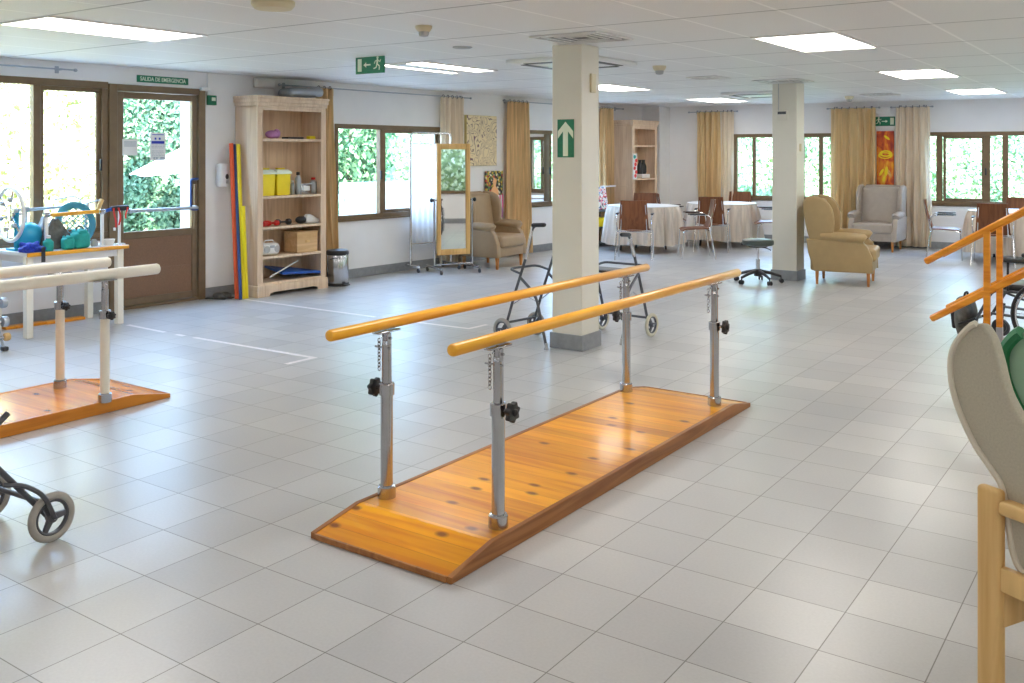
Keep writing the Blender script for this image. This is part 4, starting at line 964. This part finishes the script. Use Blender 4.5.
m = MB(); m.tube([(-.27, -.14, .02), (.24, -.02, .155)], .008, 8); tag(m.build('exercise_stick', 'whiteplastic', loc=S(1.80, .20, .29), rot=(0, 0, LROT)), 'thin white stick lying across the blue folded mat', 'stick')
m = MB(); m.sphere((0, 0, .05), .06, (1.5, .9, .8)); m.sphere((.07, 0, .06), .055, (.8, .8, 1)); tag(m.build('crumpled_bag', 'mauve', loc=S(1.66, 1.818, .30), rot=(0, 0, LROT)), 'crumpled mauve bag on the top shelf of the shelf unit', 'bag')
m = MB(); m.box((0, 0, .012), (.24, .12, .024), .006); tag(m.build('flat_case', 'black', loc=S(1.97, 1.817, .30), rot=(0, 0, LROT)), 'flat black case on the top shelf of the shelf unit', 'case')
m = MB(); m.box((0, 0, .02), (.10, .07, .04), .012, 3); tag(m.build('soap_dish', 'yellow', loc=S(2.25, 1.817, .30), rot=(0, 0, LROT)), 'small yellow dish on the top shelf of the shelf unit', 'dish')
m = MB(); m.box((0, 0, .06), (.55, .26, .12), .055, 4, (0, R(-4), 0)); tag(m.build('rolled_cushion', 'greymetal', loc=S(2.18, 2.325, .2), rot=(0, 0, LROT)), 'blue-grey cushion lying on top of the tall shelf unit', 'cushion')
# --- on the far shelf unit
for x, lab in ((10.34, 'left of two dark vases on the far shelf unit'), (10.47, 'right of two dark vases on the far shelf unit')):
    m = MB(); m.lathe([(.05, 0), (.06, .04), (.058, .15), (.03, .22), (.03, .25), (.038, .27)], seg=18); tag(m.build('vase', 'black', loc=S(x, 1.25, .25)), lab, 'vase', 'dark vases on the far shelf unit')
m = MB(); m.box((0, 0, .04), (.30, .2, .076), .005); tag(m.build('box', 'white', loc=S(10.40, 1.172, .25), rot=(0, 0, LROT)), 'flat white box under the two dark vases', 'box')
t = thing('painted_panel', 'narrow white panel with red flowers on the post of the far shelf unit', 'picture', S(9.81, 1.16, .449), LROT)
m = MB(); m.box((0, 0, .24), (.13, .02, .48), .003, 1); m.build('panel', 'white', t)
for k in range(6):
    m = MB(); m.sphere((.03*math.sin(k*2.1), -.012, .07+.07*k), .045, (1, .1, .8), 12, 8); m.build('flower', 'red' if k < 5 else 'teal', t)

# --- coloured foam sticks and slippers beside the shelf unit
def pole(label, mat, t0, t1, z1, d0=.30, d1=.10, r=.024):
    m = MB(); a, b = Vector(WL(t0, d0, .004)), Vector(WL(t1, d1, z1)); m.tube([Vector((0, 0, 0)), b-a], r, 12)
    tag(m.build('exercise_pole', mat, loc=a), label, 'pole', 'coloured exercise poles')
pole('orange-red exercise pole leaning at the left of the shelf unit', 'orange_red', 1.15, 1.225, 1.76, .33, .12)
pole('dark blue exercise pole between the orange-red and yellow ones', 'navy', 1.145, 1.275, 1.75, .405, .12, .018)
pole('long yellow exercise pole leaning beside the blue one', 'yellow', 1.20, 1.292, 1.75, .38, .16)
pole('short yellow exercise pole standing right against the shelf unit', 'yellow', 1.25, 1.225, 1.05, .37, .34)
for k, (x, d, lab) in enumerate(((1.02, .13, 'dark slipper on the floor near the door frame, left of its pair'), (1.10, .14, 'dark slipper on the floor tucked behind the coloured poles'))):
    u = MB(); u.sphere((0, -.03, .035), .05, (.9, 1.5, .8), 16, 10); so_ = MB(); so_.box((0, 0, .008), (.085, .24, .016), .007, 3)
    put('slipper', lab, 'slipper', [('upper', u, 'bagdark'), ('sole', so_, 'black')], WL(x, d, 0), LROT+R(30), 'dark slippers')

# --- pedal bin
t = thing('pedal_bin', 'steel pedal bin with a black lid right of the shelf unit', 'bin', WL(2.62, .37, 0), LROT)
m = MB(); m.lathe([(.13, .03), (.135, .04), (.135, .38), (.132, .385)], seg=32); m.build('bin_body', 'steel', t)
m = MB(); m.lathe([(.14, 0), (.14, .03), (.136, .035)], seg=32); m.build('base_ring', 'black', t)
m = MB(); m.lathe([(.138, .385), (.14, .39), (.14, .425), (.13, .44), (.05, .452), (.001, .453)], seg=32); m.build('lid', 'black', t)
m = MB(); m.box((.0, -.16, .02), (.07, .06, .014), .005); m.build('pedal', 'black', t)
m = MB(); m.tube(fillet([(-.137, 0, .33), (-.15, -.07, .36), (-.08, -.15, .36)], .04), .004, 6); m.build('carry_handle', 'steel', t)

# ------------------------------------------------------------------ standing mirror and folding screen
t = thing('standing_mirror', 'tall oak-framed mirror swivelling on a steel stand with casters', 'mirror', (-8.22, 10.34, 0), R(62))
w_, z0, z1 = .25, .24, 1.78
m = MB()
for s in (-1, 1): m.span((s*w_-(.06 if s > 0 else 0), -.02, z0), (s*w_+(0 if s > 0 else .06), .02, z1), .006, 2)
m.span((-w_+.06, -.02, z1-.08), (w_-.06, .02, z1), .006, 2); m.span((-w_+.06, -.02, z0), (w_-.06, .02, z0+.08), .006, 2); m.build('frame', 'mirror_wood', t)
m = MB(); m.span((-w_+.05, -.006, z0+.07), (w_-.05, -.004, z1-.07)); m.build('mirror_glass', 'mirror', t, rot=(-.0068, 0, 0), smooth=False)
m = MB(); m.span((-w_+.03, .012, z0+.03), (w_-.03, .026, z1-.03)); m.build('back_board', 'beech', t)
for s in (-1, 1):
    m = MB(); m.tube([(s*(w_+.035), 0, .08), (s*(w_+.035), 0, 1.02)], .015, 10); m.build('upright', 'steel', t)
    m = MB(); m.tube([(s*(w_+.035), -.27, .075), (s*(w_+.035), .27, .075)],   .019, 10); f = m.build('foot_bar', 'steel', t)
    m = MB(); m.tube([(s*(w_-.02), 0, 1.0), (s*(w_+.055), 0, 1.0)], .007, 8); m.sphere((s*(w_+.075), 0, 1.0), .03, (.8, 1, 1), 12, 8); m.build('swivel_knob', 'black', t)
    for y in (-.25, .25):
        m = MB(); m.cyl((s*(w_+.035), y, .03), .03, .022, 18, .004, RY(PI/2)); m.tube([(s*(w_+.035), y, .035), (s*(w_+.035), y, .075)], .008, 8); m.build('caster', 'darkmetal', f)
m = MB(); m.tube([(-w_-.035, 0, .11), (w_+.035, 0, .11)], .012, 10); m.build('crossbar', 'steel', t)
t = thing('privacy_screen', 'white fabric privacy screen on a chrome wheeled frame behind the mirror', 'screen', (-8.64, 10.36, 0), R(72))
m = MB(); m.tube(fillet([(-.335, 0, .08), (-.335, 0, 1.93), (.335, 0, 1.93), (.335, 0, .08)], .07), .017, 10); m.build('frame', 'chrome', t)
m = MB(); m.tube([(-.335, 0, .38), (.335, 0, .38)], .010, 8); m.tube([(-.335, 0, 1.78), (.335, 0, 1.78)], .006, 8); m.build('rail', 'chrome', t)
m = MB(); m.grid(lambda u, v: (-.315+.63*u, .012*math.sin(u*2*PI*7), .40+1.38*v), 84, 4); m.build('fabric_panel', 'screenfab', t, angle=180)
for s in (-1, 1):
    m = MB(); m.tube([(s*.335, -.22, .08), (s*.335, .22, .08)], .019, 10); f = m.build('foot_bar', 'chrome', t)
    for y in (-.21, .21):
        m = MB(); m.cyl((s*.335, y, .03), .03, .024, 18, .004, RY(PI/2)); m.tube([(s*.335, y, .03), (s*.335, y, .08)], .008, 8); m.build('caster', 'darkmetal', f)
# toy corner left of the leftmost round table
t = thing('low_stand', 'low dark stand with shelves half hidden by the nearer column and table cloth', 'stand', (-8.45, 14.78, 0), R(80))
for z in (.05, .33, .62):
    m = MB(); m.box((0, 0, z), (.5, .34, .025), .004); m.build('shelf_board', 'bagdark', t)
for x, y in ((-.23, -.15), (.23, -.15), (-.23, .15), (.23, .15)):
    m = MB(); m.span((x-.015, y-.015, 0), (x+.015, y+.015, .65), .003, 1); m.build('leg', 'darkmetal', t)
m = MB(); m.box((0, 0, .08), (.32, .22, .16), .006); tag(m.build('toy_box', 'yellow', loc=(-8.42, 14.78, .345), rot=(0, 0, R(80))), 'bright yellow box on the low stand beside the leftmost round table', 'box')
m = MB(); m.box((0, 0, .2), (.46, .03, .40), .004, 1, (R(-14), 0, 0)); tag(m.build('spotted_picture', 'confetti', loc=(-8.50, 14.82, .636), rot=(0, 0, R(70))), 'white picture with coloured spots on the low stand right of the nearer column', 'picture')
t = thing('toy_figure', 'small colourful toy peeking out above the spotted picture beside the nearer column', 'toy', (-8.56, 15.24, 1.06), R(80))
for k, (c_, z) in enumerate((('yellow', .04), ('teal', .10), ('orange_red', .16), ('cobalt', .215))):
    m = MB(); m.sphere((0, 0, z), .055-.006*k, (1.3, .8, .8), 14, 10); m.build('bead', c_, t)
m = MB(); m.box((0, .0, 0), (.4, .2, .03), .004); tag(m.build('wall_shelf', 'white', loc=(-8.56, 15.24, 1.043), rot=(0, 0, LROT)), 'small white wall shelf under the colourful toy beside the nearer column', 'shelf')

# ------------------------------------------------------------------ equipment table by the sliding window
TX0, TX1, TY0, TY1, TZ = -8.97, -8.31, 4.43, 5.42, .76
t = thing('equipment_table', 'white therapy table with an orange wooden edge under the sliding window', 'table', ((TX0+TX1)/2, (TY0+TY1)/2, 0)); hx, hy = (TX1-TX0)/2, (TY1-TY0)/2
m = MB(); m.span((-hx+.01, -hy+.01, TZ-.03), (hx-.03, hy-.03, TZ), .003, 1); m.build('tabletop', 'white', t)
m = MB(); m.span((hx-.03, -hy, TZ-.034), (hx, hy, TZ+.002), .006, 2); m.build('front_edging', 'rail', t)
m = MB(); m.span((-hx, hy-.03, TZ-.034), (hx-.03, hy, TZ+.002), .006, 2); m.build('end_edging', 'rail_x', t)
m = MB(); m.span((hx-.07, -hy+.07, TZ-.10), (hx-.045, hy-.10, TZ-.034)); m.span((-hx+.03, -hy+.07, TZ-.10), (-hx+.055, hy-.09, TZ-.034)); m.span((-hx+.06, -hy+.05, TZ-.10), (hx-.07, -hy+.075, TZ-.034)); m.span((-hx+.06, hy-.11, TZ-.10), (hx-.07, hy-.085, TZ-.034)); m.build('apron', 'white', t, smooth=False)
for x, y in ((hx-.065, -hy+.035), (hx-.065, hy-.07), (-hx+.045, -hy+.035), (-hx+.045, hy-.05)):
    m = MB(); m.span((x-.032, y-.032, .0), (x+.032, y+.032, TZ-.034), .005, 1); m.build('leg', 'cream', t)
def on(name, label, cat, x, y, parts, rot=0, z=TZ+.001, group=None):
    t = thing(name, label, cat, (x, y, z), rot, group)
    for pn, mb, mt in parts: mb.build(pn, mt, t)
    return t
# shoulder wheel on its post
t = thing('shoulder_wheel', 'white therapy wheel with spokes on a post at the left of the table', 'exercise wheel', (-8.70, 4.47, TZ))
T = RX(PI/2) 
m = MB(); m.torus((0, 0, .33), .24, .017, T, 48, 10); m.build('rim', 'whiteplastic', t)
m = MB(); m.cyl((0, 0, .33), .065, .02, 20, .004, T); m.build('hub_plate', 'steel', t)
for k in range(6):
    a = k*PI/3+.3; m = MB(); m.tube([(.05*math.cos(a), 0, .33+.05*math.sin(a)), (.235*math.cos(a), 0, .33+.235*math.sin(a))], .007, 8); sp = m.build('spoke', 'steel', t)
    m = MB(); m.cyl((.14*math.cos(a), -.02, .33+.14*math.sin(a)), .022, .04, 14, .004, T); m.build('spoke_knob', 'greymetal', sp)
m = MB(); m.tube([(0, .06, .004), (0, .06, .36)], .022, 12); m.box((0, .06, .01), (.16, .12, .02), .004); m.build('post', 'blueball', t)
m = MB(); m.tube([(0, .0, .33), (0, .10, .33)], .014, 10); m.build('axle', 'steel', t)
# long rod with wooden handle
t = thing('wrist_roller', 'long grey rod with cranked handle across the back of the table', 'exercise bar', (-8.86, 4.95, TZ))
m = MB(); m.tube([(0, -.42, .35), (0, .38, .375)], .014, 10); m.build('rod', 'greymetal', t)
m = MB(); m.tube(fillet([(0, -.02, .43), (0, .22, .47), (0, .30, .43)], .04), .008, 8); m.tube([(0, .3, .43), (0, .3, .37)], .008, 8); m.tube([(0, .34, .385), (.0, .50, .42)], .008, 8); m.build('crank', 'greymetal', t)
m = MB(); m.tube([(.02, .47, .33), (.0, .52, .42)], [.02, .024], 12); m.build('wooden_handle', 'beech', t)
for y in (-.25, .35):
    m = MB(); m.tube([(0, y, 0), (0, y, .36)], .014, 10); m.box((0, y, .007), (.10, .08, .014), .003); m.box((0, y, .36), (.05, .05, .05), .008); m.build('stand', 'greymetal', t)
# frame with wooden dowel
t = thing('dowel_frame', 'orange wooden dowel held between two white metal posts on the front of the table', 'exercise bar', (-8.40, 4.89, TZ))
m = MB(); m.tube([(0, -.20, .325), (0, .26, .335)], .018, 14); m.build('dowel', 'rail', t)
for y in (-.245, .30):
    m = MB(); m.box((0, y, .165), (.026, .026, .33), .003, 1); m.box((0, y, .005), (.07, .06, .01), .002, 1); m.build('post', 'white', t)
    m = MB(); m.cyl((0, y, .33), .026, .05, 14, .004, RX(PI/2)); m.build('clamp', 'steel', t)
# net disc
t = thing('hand_exercise_disc', 'round blue hand exercise disc with a stretched net, leaning by the window', 'exercise disc', (-8.66, 5.075, TZ), R(90))
LEAN = RX(R(-8))
m = MB(); m.torus((0, 0, .215), .175, .035, LEAN @ RX(PI/2), 48, 10, (1, 1, .45)); rim = m.build('rim', 'discblue', t)
m = MB(); n = 9
for k in range(n):
    q = -.145+.29*k/(n-1); L = math.sqrt(max(0, .15**2-q*q))
    for a in (.6, -.75):
        u = Vector((math.cos(a), 0, math.sin(a))); v = Vector((-math.sin(a), 0, math.cos(a))); p0, p1 = v*q-u*L, v*q+u*L
        m.tube([LEAN @ p0 + Vector((0, 0, .215)), LEAN @ p1 + Vector((0, 0, .215))], .005, 5)
m.build('net', 'discblue', t)
# black grip with red straps
t = thing('grip_exerciser', 'black padded grip with red straps on a white post, right end of table', 'exercise grip', (-8.43, 5.39, TZ))
m = MB(); m.tube([(0, 0, 0), (0, 0, .34)], .014, 10); m.box((0, 0, .006), (.08, .08, .012), .002, 1); m.build('post', 'white', t)
m = MB(); m.tube([(0, -.09, .35), (0, -.08, .35), (0, .085, .355), (0, .095, .355)], [.02, .026, .026, .02], 14); m.build('grip', 'black', t)
m = MB(); m.tube([(0, -.16, .33), (0, -.09, .345)], .016, 10); m.build('wrist_bracket', 'blue', t)
for y, l in ((-.065, .19), (-.02, .17), (.06, .11)):
    m = MB(); m.grid(lambda u, v: (.028+.004*math.sin(v*3), y+(u-.5)*.018+.012*math.sin(v*4+y*30), .36-l*v), 2, 10, .003); m.build('strap', 'red', t)
m = MB(); m.box((.03, -.07, .155), (.012, .022, .03), .004); m.build('buckle', 'whiteplastic', t)
# balls, bags and pots
m = MB(); m.sphere((0, 0, .125), .125, (1, 1, 1), 28, 18); tag(m.build('exercise_ball', 'blueball', loc=(-8.70, 4.64, TZ)), 'turquoise-blue ball lying on the table behind the shoulder wheel', 'ball')
def bag(label, x, y, sx, sy, h, mat, seed, rot=0):
    rnd = random.Random(seed); m = MB()
    def fn(u, v):
        a = 2*PI*u; k = math.sin(min(1, v*1.02)*PI*.5); w_ = (1-.75*v**3) * (.85+.25*math.sin(PI*min(1, v*1.3)))
        e = 1+.07*math.sin(5*a+seed+v*4)+.05*math.sin(9*a+seed*2-v*6); c_, s_ = math.cos(a), math.sin(a)
        sq = lambda q: math.copysign(abs(q)**.7, q)
        return (sx*sq(c_)*w_*e, sy*sq(s_)*w_*e, h*v+.01*math.sin(3*a+seed)*v)
    m.grid(fn, 40, 16); m.sphere((0, 0, h*.98), min(sx, sy)*.3, (1.2, .8, .5), 12, 8)
    return tag(m.build('bag', mat, loc=(x, y, TZ), rot=(0, 0, rot)), label, 'bag')
bag('pale blue plastic bag behind the green bottle on the table', -8.68, 4.775, .06, .07, .29, 'greymetal', 2)
bag('large dark grey bag in the middle of the table', -8.58, 4.82, .10, .12, .27, 'bagdark', 5)
def pouch(label, x, y, sx, sy, h):
    a = MB(); a.box((0, 0, h*.42), (sx, sy, h*.84), min(sx, sy)*.28, 4); b = MB(); b.box((0, 0, h*.86), (sx*.96, sy*.6, h*.22), .02, 3, (.05, .06, 0)); c = MB(); c.tube(fillet([(0, -sy*.25, h*.92), (0, -sy*.15, h*1.12), (0, sy*.15, h*1.12), (0, sy*.25, h*.92)], .02), .007, 8)
    on('sandbag_pouch', label, 'bag', x, y, [('pouch', a, 'teal'), ('flap', b, 'teal'), ('carry_loop', c, 'bagdark')], R(4), group='teal green sandbag pouches')
pouch('smaller teal green pouch on the table, left of the bigger one', -8.38, 4.835, .10, .10, .13)
pouch('bigger teal green pouch with a carry loop in front of the net disc', -8.40, 4.965, .14, .16, .18)
b = MB(); b.lathe([(.04, 0), (.045, .01), (.045, .085), (.02, .11), (.02, .12)], seg=18); c = MB(); c.lathe([(.022, .118), (.022, .14), (.01, .145)], seg=14)
on('gel_bottle', 'small green bottle with a white cap standing at the front of the table', 'bottle', -8.37, 4.645, [('bottle_body', b, 'teal'), ('cap', c, 'white')])
m = MB(); rnd = random.Random(9)
for k in range(9):
    pts = [(rnd.uniform(-.07, .07), rnd.uniform(-.09, .09), rnd.uniform(.02, .075)) for _ in range(5)]; m.tube(fillet(pts, .05, 4), [.02]*len(fillet(pts, .05, 4)), 8)
m.box((0, 0, .015), (.14, .18, .03), .01)
t = thing('strap_bundle', 'tangled cobalt blue fabric straps heaped at the left end of the table', 'straps', (-8.42, 4.52, TZ+.001)); m.build('webbing', 'cobalt', t)
m = MB(); m.grid(lambda u, v: (.10+.03*min(1, v*6), .02+u*.035, .05-.16*max(0, v-.15)), 2, 12, .004); m.build('hanging_strap', 'black', t)
b = MB(); b.lathe([(.042, 0), (.058, .055), (.06, .06), (.055, .06), (.04, .012)], seg=20); c = MB(); c.lathe([(.043, .012), (.052, .045), (.001, .046)], seg=20)
on('plastic_tub', 'small clear tub of orange putty near the right end of the table', 'tub', -8.42, 5.27, [('tub', b, 'white'), ('putty', c, 'peach')])
m = MB(); m.lathe([(.025, 0), (.035, .02), (.03, .05), (.015, .07)], seg=14); tag(m.build('putty_lump', 'rubber', loc=(-8.45, 5.14, TZ)), 'small grey putty lump beside the orange tub on the table', 'putty')
m = MB(); m.box((0, 0, .025), (.06, .22, .05), .02, 3); tag(m.build('wrist_weight', 'navy', loc=(-8.80, 5.17, TZ)), 'dark navy wrist weight behind the net disc on the table', 'weight')
# planks on the floor by the wall
for k, (y0, y1, x, lab) in enumerate(((4.55, 4.93, -8.965, 'flat orange board on the floor under the left half of the equipment table'), (4.92, 5.30, -8.92, 'thin orange board on the floor under the right half of the equipment table'))):
    m = MB(); m.box((0, 0, .014), (.10, y1-y0, .026), .003, 1); tag(m.build('wooden_board', 'rail_x', loc=(x, (y0+y1)/2, 0), rot=(0, 0, R(-2.6))), lab, 'board')

# weight rack cut off by the left edge
t = thing('dumbbell_rack', 'grey tubular rack holding round pale weights at the left edge under the table', 'weight rack', (-8.12, 3.95, 0))
m = MB(); m.tube(fillet([(.10, .12, .02), (-.02, .10, .30), (-.05, .10, .48)], .05), .012, 8); m.tube(fillet([(.10, -.30, .02), (-.02, -.28, .30), (-.05, -.28, .48)], .05), .012, 8); m.tube([(-.05, .10, .44), (-.05, -.28, .44)], .011, 8); m.tube([(.03, .11, .2), (.03, -.29, .2)], .011, 8); m.tube([(.1, .12, .03), (-.18, .12, .03)], .012, 8); m.build('frame', 'greymetal', t)
for y in (.12, -.30):
    m = MB(); m.box((.11, y, .018), (.06, .05, .036), .012, 3); m.build('rubber_foot', 'black', t)
for x, z, lab in ((.03, .39, 'upper of the two pale dumbbells on the rack at the left edge'), (.055, .235, 'lower of the two pale dumbbells on the rack at the left edge'), (.09, .11, 'small tan weight at the bottom of the rack by the left edge')):
    d_ = thing('dumbbell', lab, 'dumbbell', (-8.12+x, 4.02, z), 0, 'dumbbells on the rack')
    q = .045 if z > .2 else .034; T = RX(PI/2)
    m = MB(); m.cyl((0, 0, 0), .014, .2, 12, 0, T); m.build('handle', 'chrome', d_)
    for s in (-1, 1):
        m = MB(); m.cyl((0, s*.08, 0), q, .05, 20, .012, T); m.build('weight', 'greymetal' if z > .2 else 'beech', d_)

# ------------------------------------------------------------------ practice stairs on the right
t = thing('practice_stairs', 'orange wooden practice staircase with sloping handrails at the right edge', 'stairs', (-1.12, 7.9, 0)); k33 = .62
for i in range(3):
    m = MB(); x0 = .02+.28*i; m.span((x0, -.28, 0), (x0+.28+(.55 if i == 2 else 0), .28, .15*(i+1)), .006, 1); st = m.build('step', 'rail_x', t)
    m = MB()
    for q in range(3): m.span((x0+.012+.03*q, -.27, .15*(i+1)), (x0+.03+.03*q, .27, .15*(i+1)+.004))
    m.build('tread_strip', 'black', st, smooth=False)
for s in (-1, 1):
    y = s*.30
    m = MB(); m.span((-.03, y-.022, 0), (.90+.55, y+.022, .10), .004, 1); m.build('base_rail', 'rail_x', t)
    for x, z1, nm in ((0, 1.10, 'post'), (.84, 1.56, 'post')):
        m = MB(); m.span((x-.022, y-.022, .30 if x == 0 else .1), (x+.022, y+.022, z1), .004, 1); p = m.build(nm, 'rail_x', t)
        if x == 0:
            m = MB(); m.span((x-.023, y-.023, .1), (x+.023, y+.023, .30), .002, 1); m.build('metal_socket', 'greymetal', p)
    for xa, za, nm in ((-.42, .834, 'upper_handrail'), (-.38, .411, 'lower_handrail')):
        xb = 1.0; za2 = za + (0 if s < 0 else .0)
        m = MB(); m.bar((xa, y, za2), (xb, y, za2+(xb-xa)*k33), .045, .05, .012); m.build(nm, 'rail_x', t)
# wheelchair behind the stairs
t = thing('wheelchair', 'black folding wheelchair parked behind the practice stairs', 'wheelchair', (-.98, 9.25, 0), R(-100))
T = RY(PI/2)
m = MB(); m.box((0, 0, .50), (.42, .42, .06), .02, 3); m.build('seat', 'black', t)
m = MB(); m.box((0, .24, .74), (.42, .05, .42), .02, 3, (R(-8), 0, 0)); m.build('backrest', 'black', t)
for s in (-1, 1):
    m = MB(); m.torus((s*.28, .18, .30), .285, .016, T, 44, 8); b = m.build('rear_wheel', 'black', t)
    m = MB()
    for k in range(10): a = k*PI/5; m.tube([(s*.28, .18, .30), (s*.28, .18+.28*math.cos(a), .30+.28*math.sin(a))], .003, 5)
    m.torus((s*.315, .18, .30), .25, .009, T, 40, 6); m.build('hand_rim', 'chrome', b)
    m = MB(); m.torus((s*.23, -.36, .08), .065, .015, T, 24, 8); m.cyl((s*.23, -.36, .08), .05, .02, 14, 0, T); m.tube([(s*.23, -.36, .08), (s*.23, -.33, .30)], .012, 8); m.build('caster', 'darkmetal', t)
    m = MB(); m.tube(fillet([(s*.22, .22, .2), (s*.22, .25, .95), (s*.22, .36, .96)], .05), .013, 8); m.tube(fillet([(s*.22, .22, .47), (s*.22, -.28, .47), (s*.20, -.42, .20)], .06), .013, 8); m.tube([(s*.22, .2, .25), (s*.22, -.33, .27)], .012, 8); m.build('side_frame', 'darkmetal', t)
    m = MB(); m.box((s*.25, -.02, .74), (.06, .34, .04), .015, 3); m.tube([(s*.25, -.15, .48), (s*.25, -.15, .73)], .01, 8); m.build('armrest', 'black', t)
    m = MB(); m.box((s*.12, -.50, .17), (.18, .16, .022), .008, 2, (R(25), 0, 0)); m.tube([(s*.2, -.42, .20), (s*.18, -.48, .15)], .011, 8); m.build('footplate', 'black', t)
m = MB(); m.tube([(-.2, .15, .25), (.2, -.2, .46)], .010, 8); m.tube([(.2, .15, .25), (-.2, -.2, .46)], .010, 8); m.build('cross_brace', 'darkmetal', t)
u = MB(); u.grid(lambda a, b: ((.15*math.cos(2*PI*a))*(.75+.35*math.sin(PI*b)), (.085*math.sin(2*PI*a))*(.75+.35*math.sin(PI*b)), .32*b+.01*math.sin(6*PI*a)), 32, 12)
f_ = MB(); f_.box((0, -.095, .14), (.18, .04, .17), .018, 3, (R(6), 0, .1)); g_ = MB(); g_.tube(fillet([(-.06, 0, .31), (-.05, 0, .38), (.05, 0, .38), (.06, 0, .31)], .03), .01, 8); h_ = MB(); h_.sphere((0, 0, .31), .13, (1, .6, .3))
t = thing('backpack', 'dark grey backpack hanging low in front of the wheelchair under the stair handrails', 'bag', (-1.55, 9.36, .015), R(-95))
u.build('bag_body', 'bagdark', t); f_.build('front_pocket', 'black', t); g_.build('carry_loop', 'black', t); h_.build('top_flap', 'bagdark', t)

# ------------------------------------------------------------------ foreground armchairs at the right edge
def shell_chair(name, label, loc, rotz, fab, pipe, sc=1.0, frame='beech', pr=.011):
    """seen in profile: local x is the way the chair faces, near side at y = 0, far side at y = width"""
    t = thing(name, label, 'armchair', loc, rotz); W_ = .56*sc
    out = [(-.053,1.147),(-.113,1.089),(-.138,1.026),(-.132,.941),(-.10,.861),(-.053,.787),(0,.732),(.033,.689),(.053,.589),(.067,.515),(.10,.47),(.2,.44),(.42,.43),(.50,.47),(.46,.60),(.36,.67),(.25,.74),(.16,.81),(.105,.881),(.075,.91),(.038,.969),(.012,1.056),(-.013,1.118)]
    out = smooth_poly([(x*sc, z*sc) for x, z in out], 4)
    for y in (0, W_-.045):
        T = Matrix.Translation((0, y+.045, 0)) @ RX(PI/2)
        m = MB(); m.prism(out, .045, T, .012, 3); w = m.build('wing_side', fab, t, angle=60)
        m = MB(); m.tube([(x-.004, y+.004, z) for x, z in out[0:44]], pr, 8); m.build('piping', pipe, w)
    m = MB(); bk = [(-.085, .83), (-.05, .785), (0, .73), (.035, .68), (.055, .59), (.07, .52)]
    pts = [(x*sc, z*sc) for x, z in bk]
    m.prism(pts + [(x+.05*sc, z+.012) for x, z in reversed(pts)], W_-.09, Matrix.Translation((0, W_-.045, 0)) @ RX(PI/2), .004, 1); m.build('backrest', fab, t)
    m = MB(); m.span((.04*sc, .045, .40*sc), (.52*sc, W_-.045, .50*sc), .03, 3); m.build('seat', fab, t)
    for y in (-.035, W_+.0):
        m = MB(); m.span((-.03, y, 0), (.045, y+.034, .69*sc), .012, 3); m.build('leg', frame, t)
        m = MB(); m.span((.50*sc, y, 0), (.56*sc, y+.034, .67*sc), .012, 3); m.build('leg', frame, t)
        m = MB(); m.span((.043, y-.008, .625*sc), (.60*sc, y+.045, .665*sc), .012, 3); m.build('armrest', frame, t)
        m = MB(); m.span((.043, y+.004, .405*sc), (.52*sc, y+.03, .475*sc), .006, 2); m.build('side_rail', frame, t)
    m = MB(); m.span((.02, -.02, .30*sc), (.05, W_+.02, .40*sc), .006, 2); m.build('cross_rail', frame, t)
    return t
shell_chair('winged_armchair', 'beige upholstered armchair with wooden legs, cut off by the right edge in the foreground', (-.434, 3.05, 0), R(-28), 'beigefab', 'piping')
shell_chair('winged_armchair', 'green upholstered armchair behind the beige one at the right edge', (-.443, 4.07, 0), R(-28), 'greenpad', 'greenvinyl', .84, 'beech', .026)

# ------------------------------------------------------------------ light, world, camera
sun = bpy.data.lights.new('sun', 'SUN'); sun.energy = 30.0; sun.angle = R(1.5); sun.color = (1, .95, .86)
so = bpy.data.objects.new('sun', sun); C.objects.link(so); so.rotation_euler = (R(40), R(42), 0)
w = bpy.data.worlds.new('world'); SC.world = w; w.use_nodes = True
bg = w.node_tree.nodes['Background']; bg.inputs[0].default_value = (.38, .61, 1, 1); bg.inputs[1].default_value = 15.0
for (x0, x1, z0, z1), l0, rot in ((WIN1, L0, LROT), (DOOR, L0, LROT), (WIN2, L0, LROT), (WIN3, L0, LROT), (BW1, B0, BROT), (BW2, B0, BROT)):
    pl = bpy.data.lights.new('sky_portal', 'AREA'); pl.shape = 'RECTANGLE'; pl.size = x1-x0; pl.size_y = z1-z0; pl.cycles.is_portal = True
    po = bpy.data.objects.new('sky_portal', pl); C.objects.link(po)
    d = Vector((math.cos(rot), math.sin(rot), 0)); nrm = Vector((math.sin(rot), -math.cos(rot), 0))
    po.location = Vector(l0) + d*((x0+x1)/2) - nrm*.2 + Vector((0, 0, (z0+z1)/2))
    po.rotation_euler = nrm.to_track_quat('-Z', 'Y').to_euler()
cam = bpy.data.cameras.new('camera'); cam.sensor_width = 36; cam.lens = 36*950/1024; cam.shift_y = -(341.5-153)/1024; cam.clip_end = 200
co = bpy.data.objects.new('camera', cam); C.objects.link(co); co.location = (0, 0, EYE); co.rotation_euler = (R(90), 0, R(34.95))
SC.camera = co
SC.view_settings.view_transform = 'Standard'; SC.view_settings.look = 'None'; SC.view_settings.exposure = .5; SC.view_settings.gamma = 1.0
SC.cycles.use_denoising = True; SC.cycles.max_bounces = 8; SC.cycles.diffuse_bounces = 5; SC.cycles.glossy_bounces = 4; SC.cycles.transparent_max_bounces = 12; SC.cycles.caustics_reflective = False; SC.cycles.caustics_refractive = False; SC.cycles.sample_clamp_indirect = 6
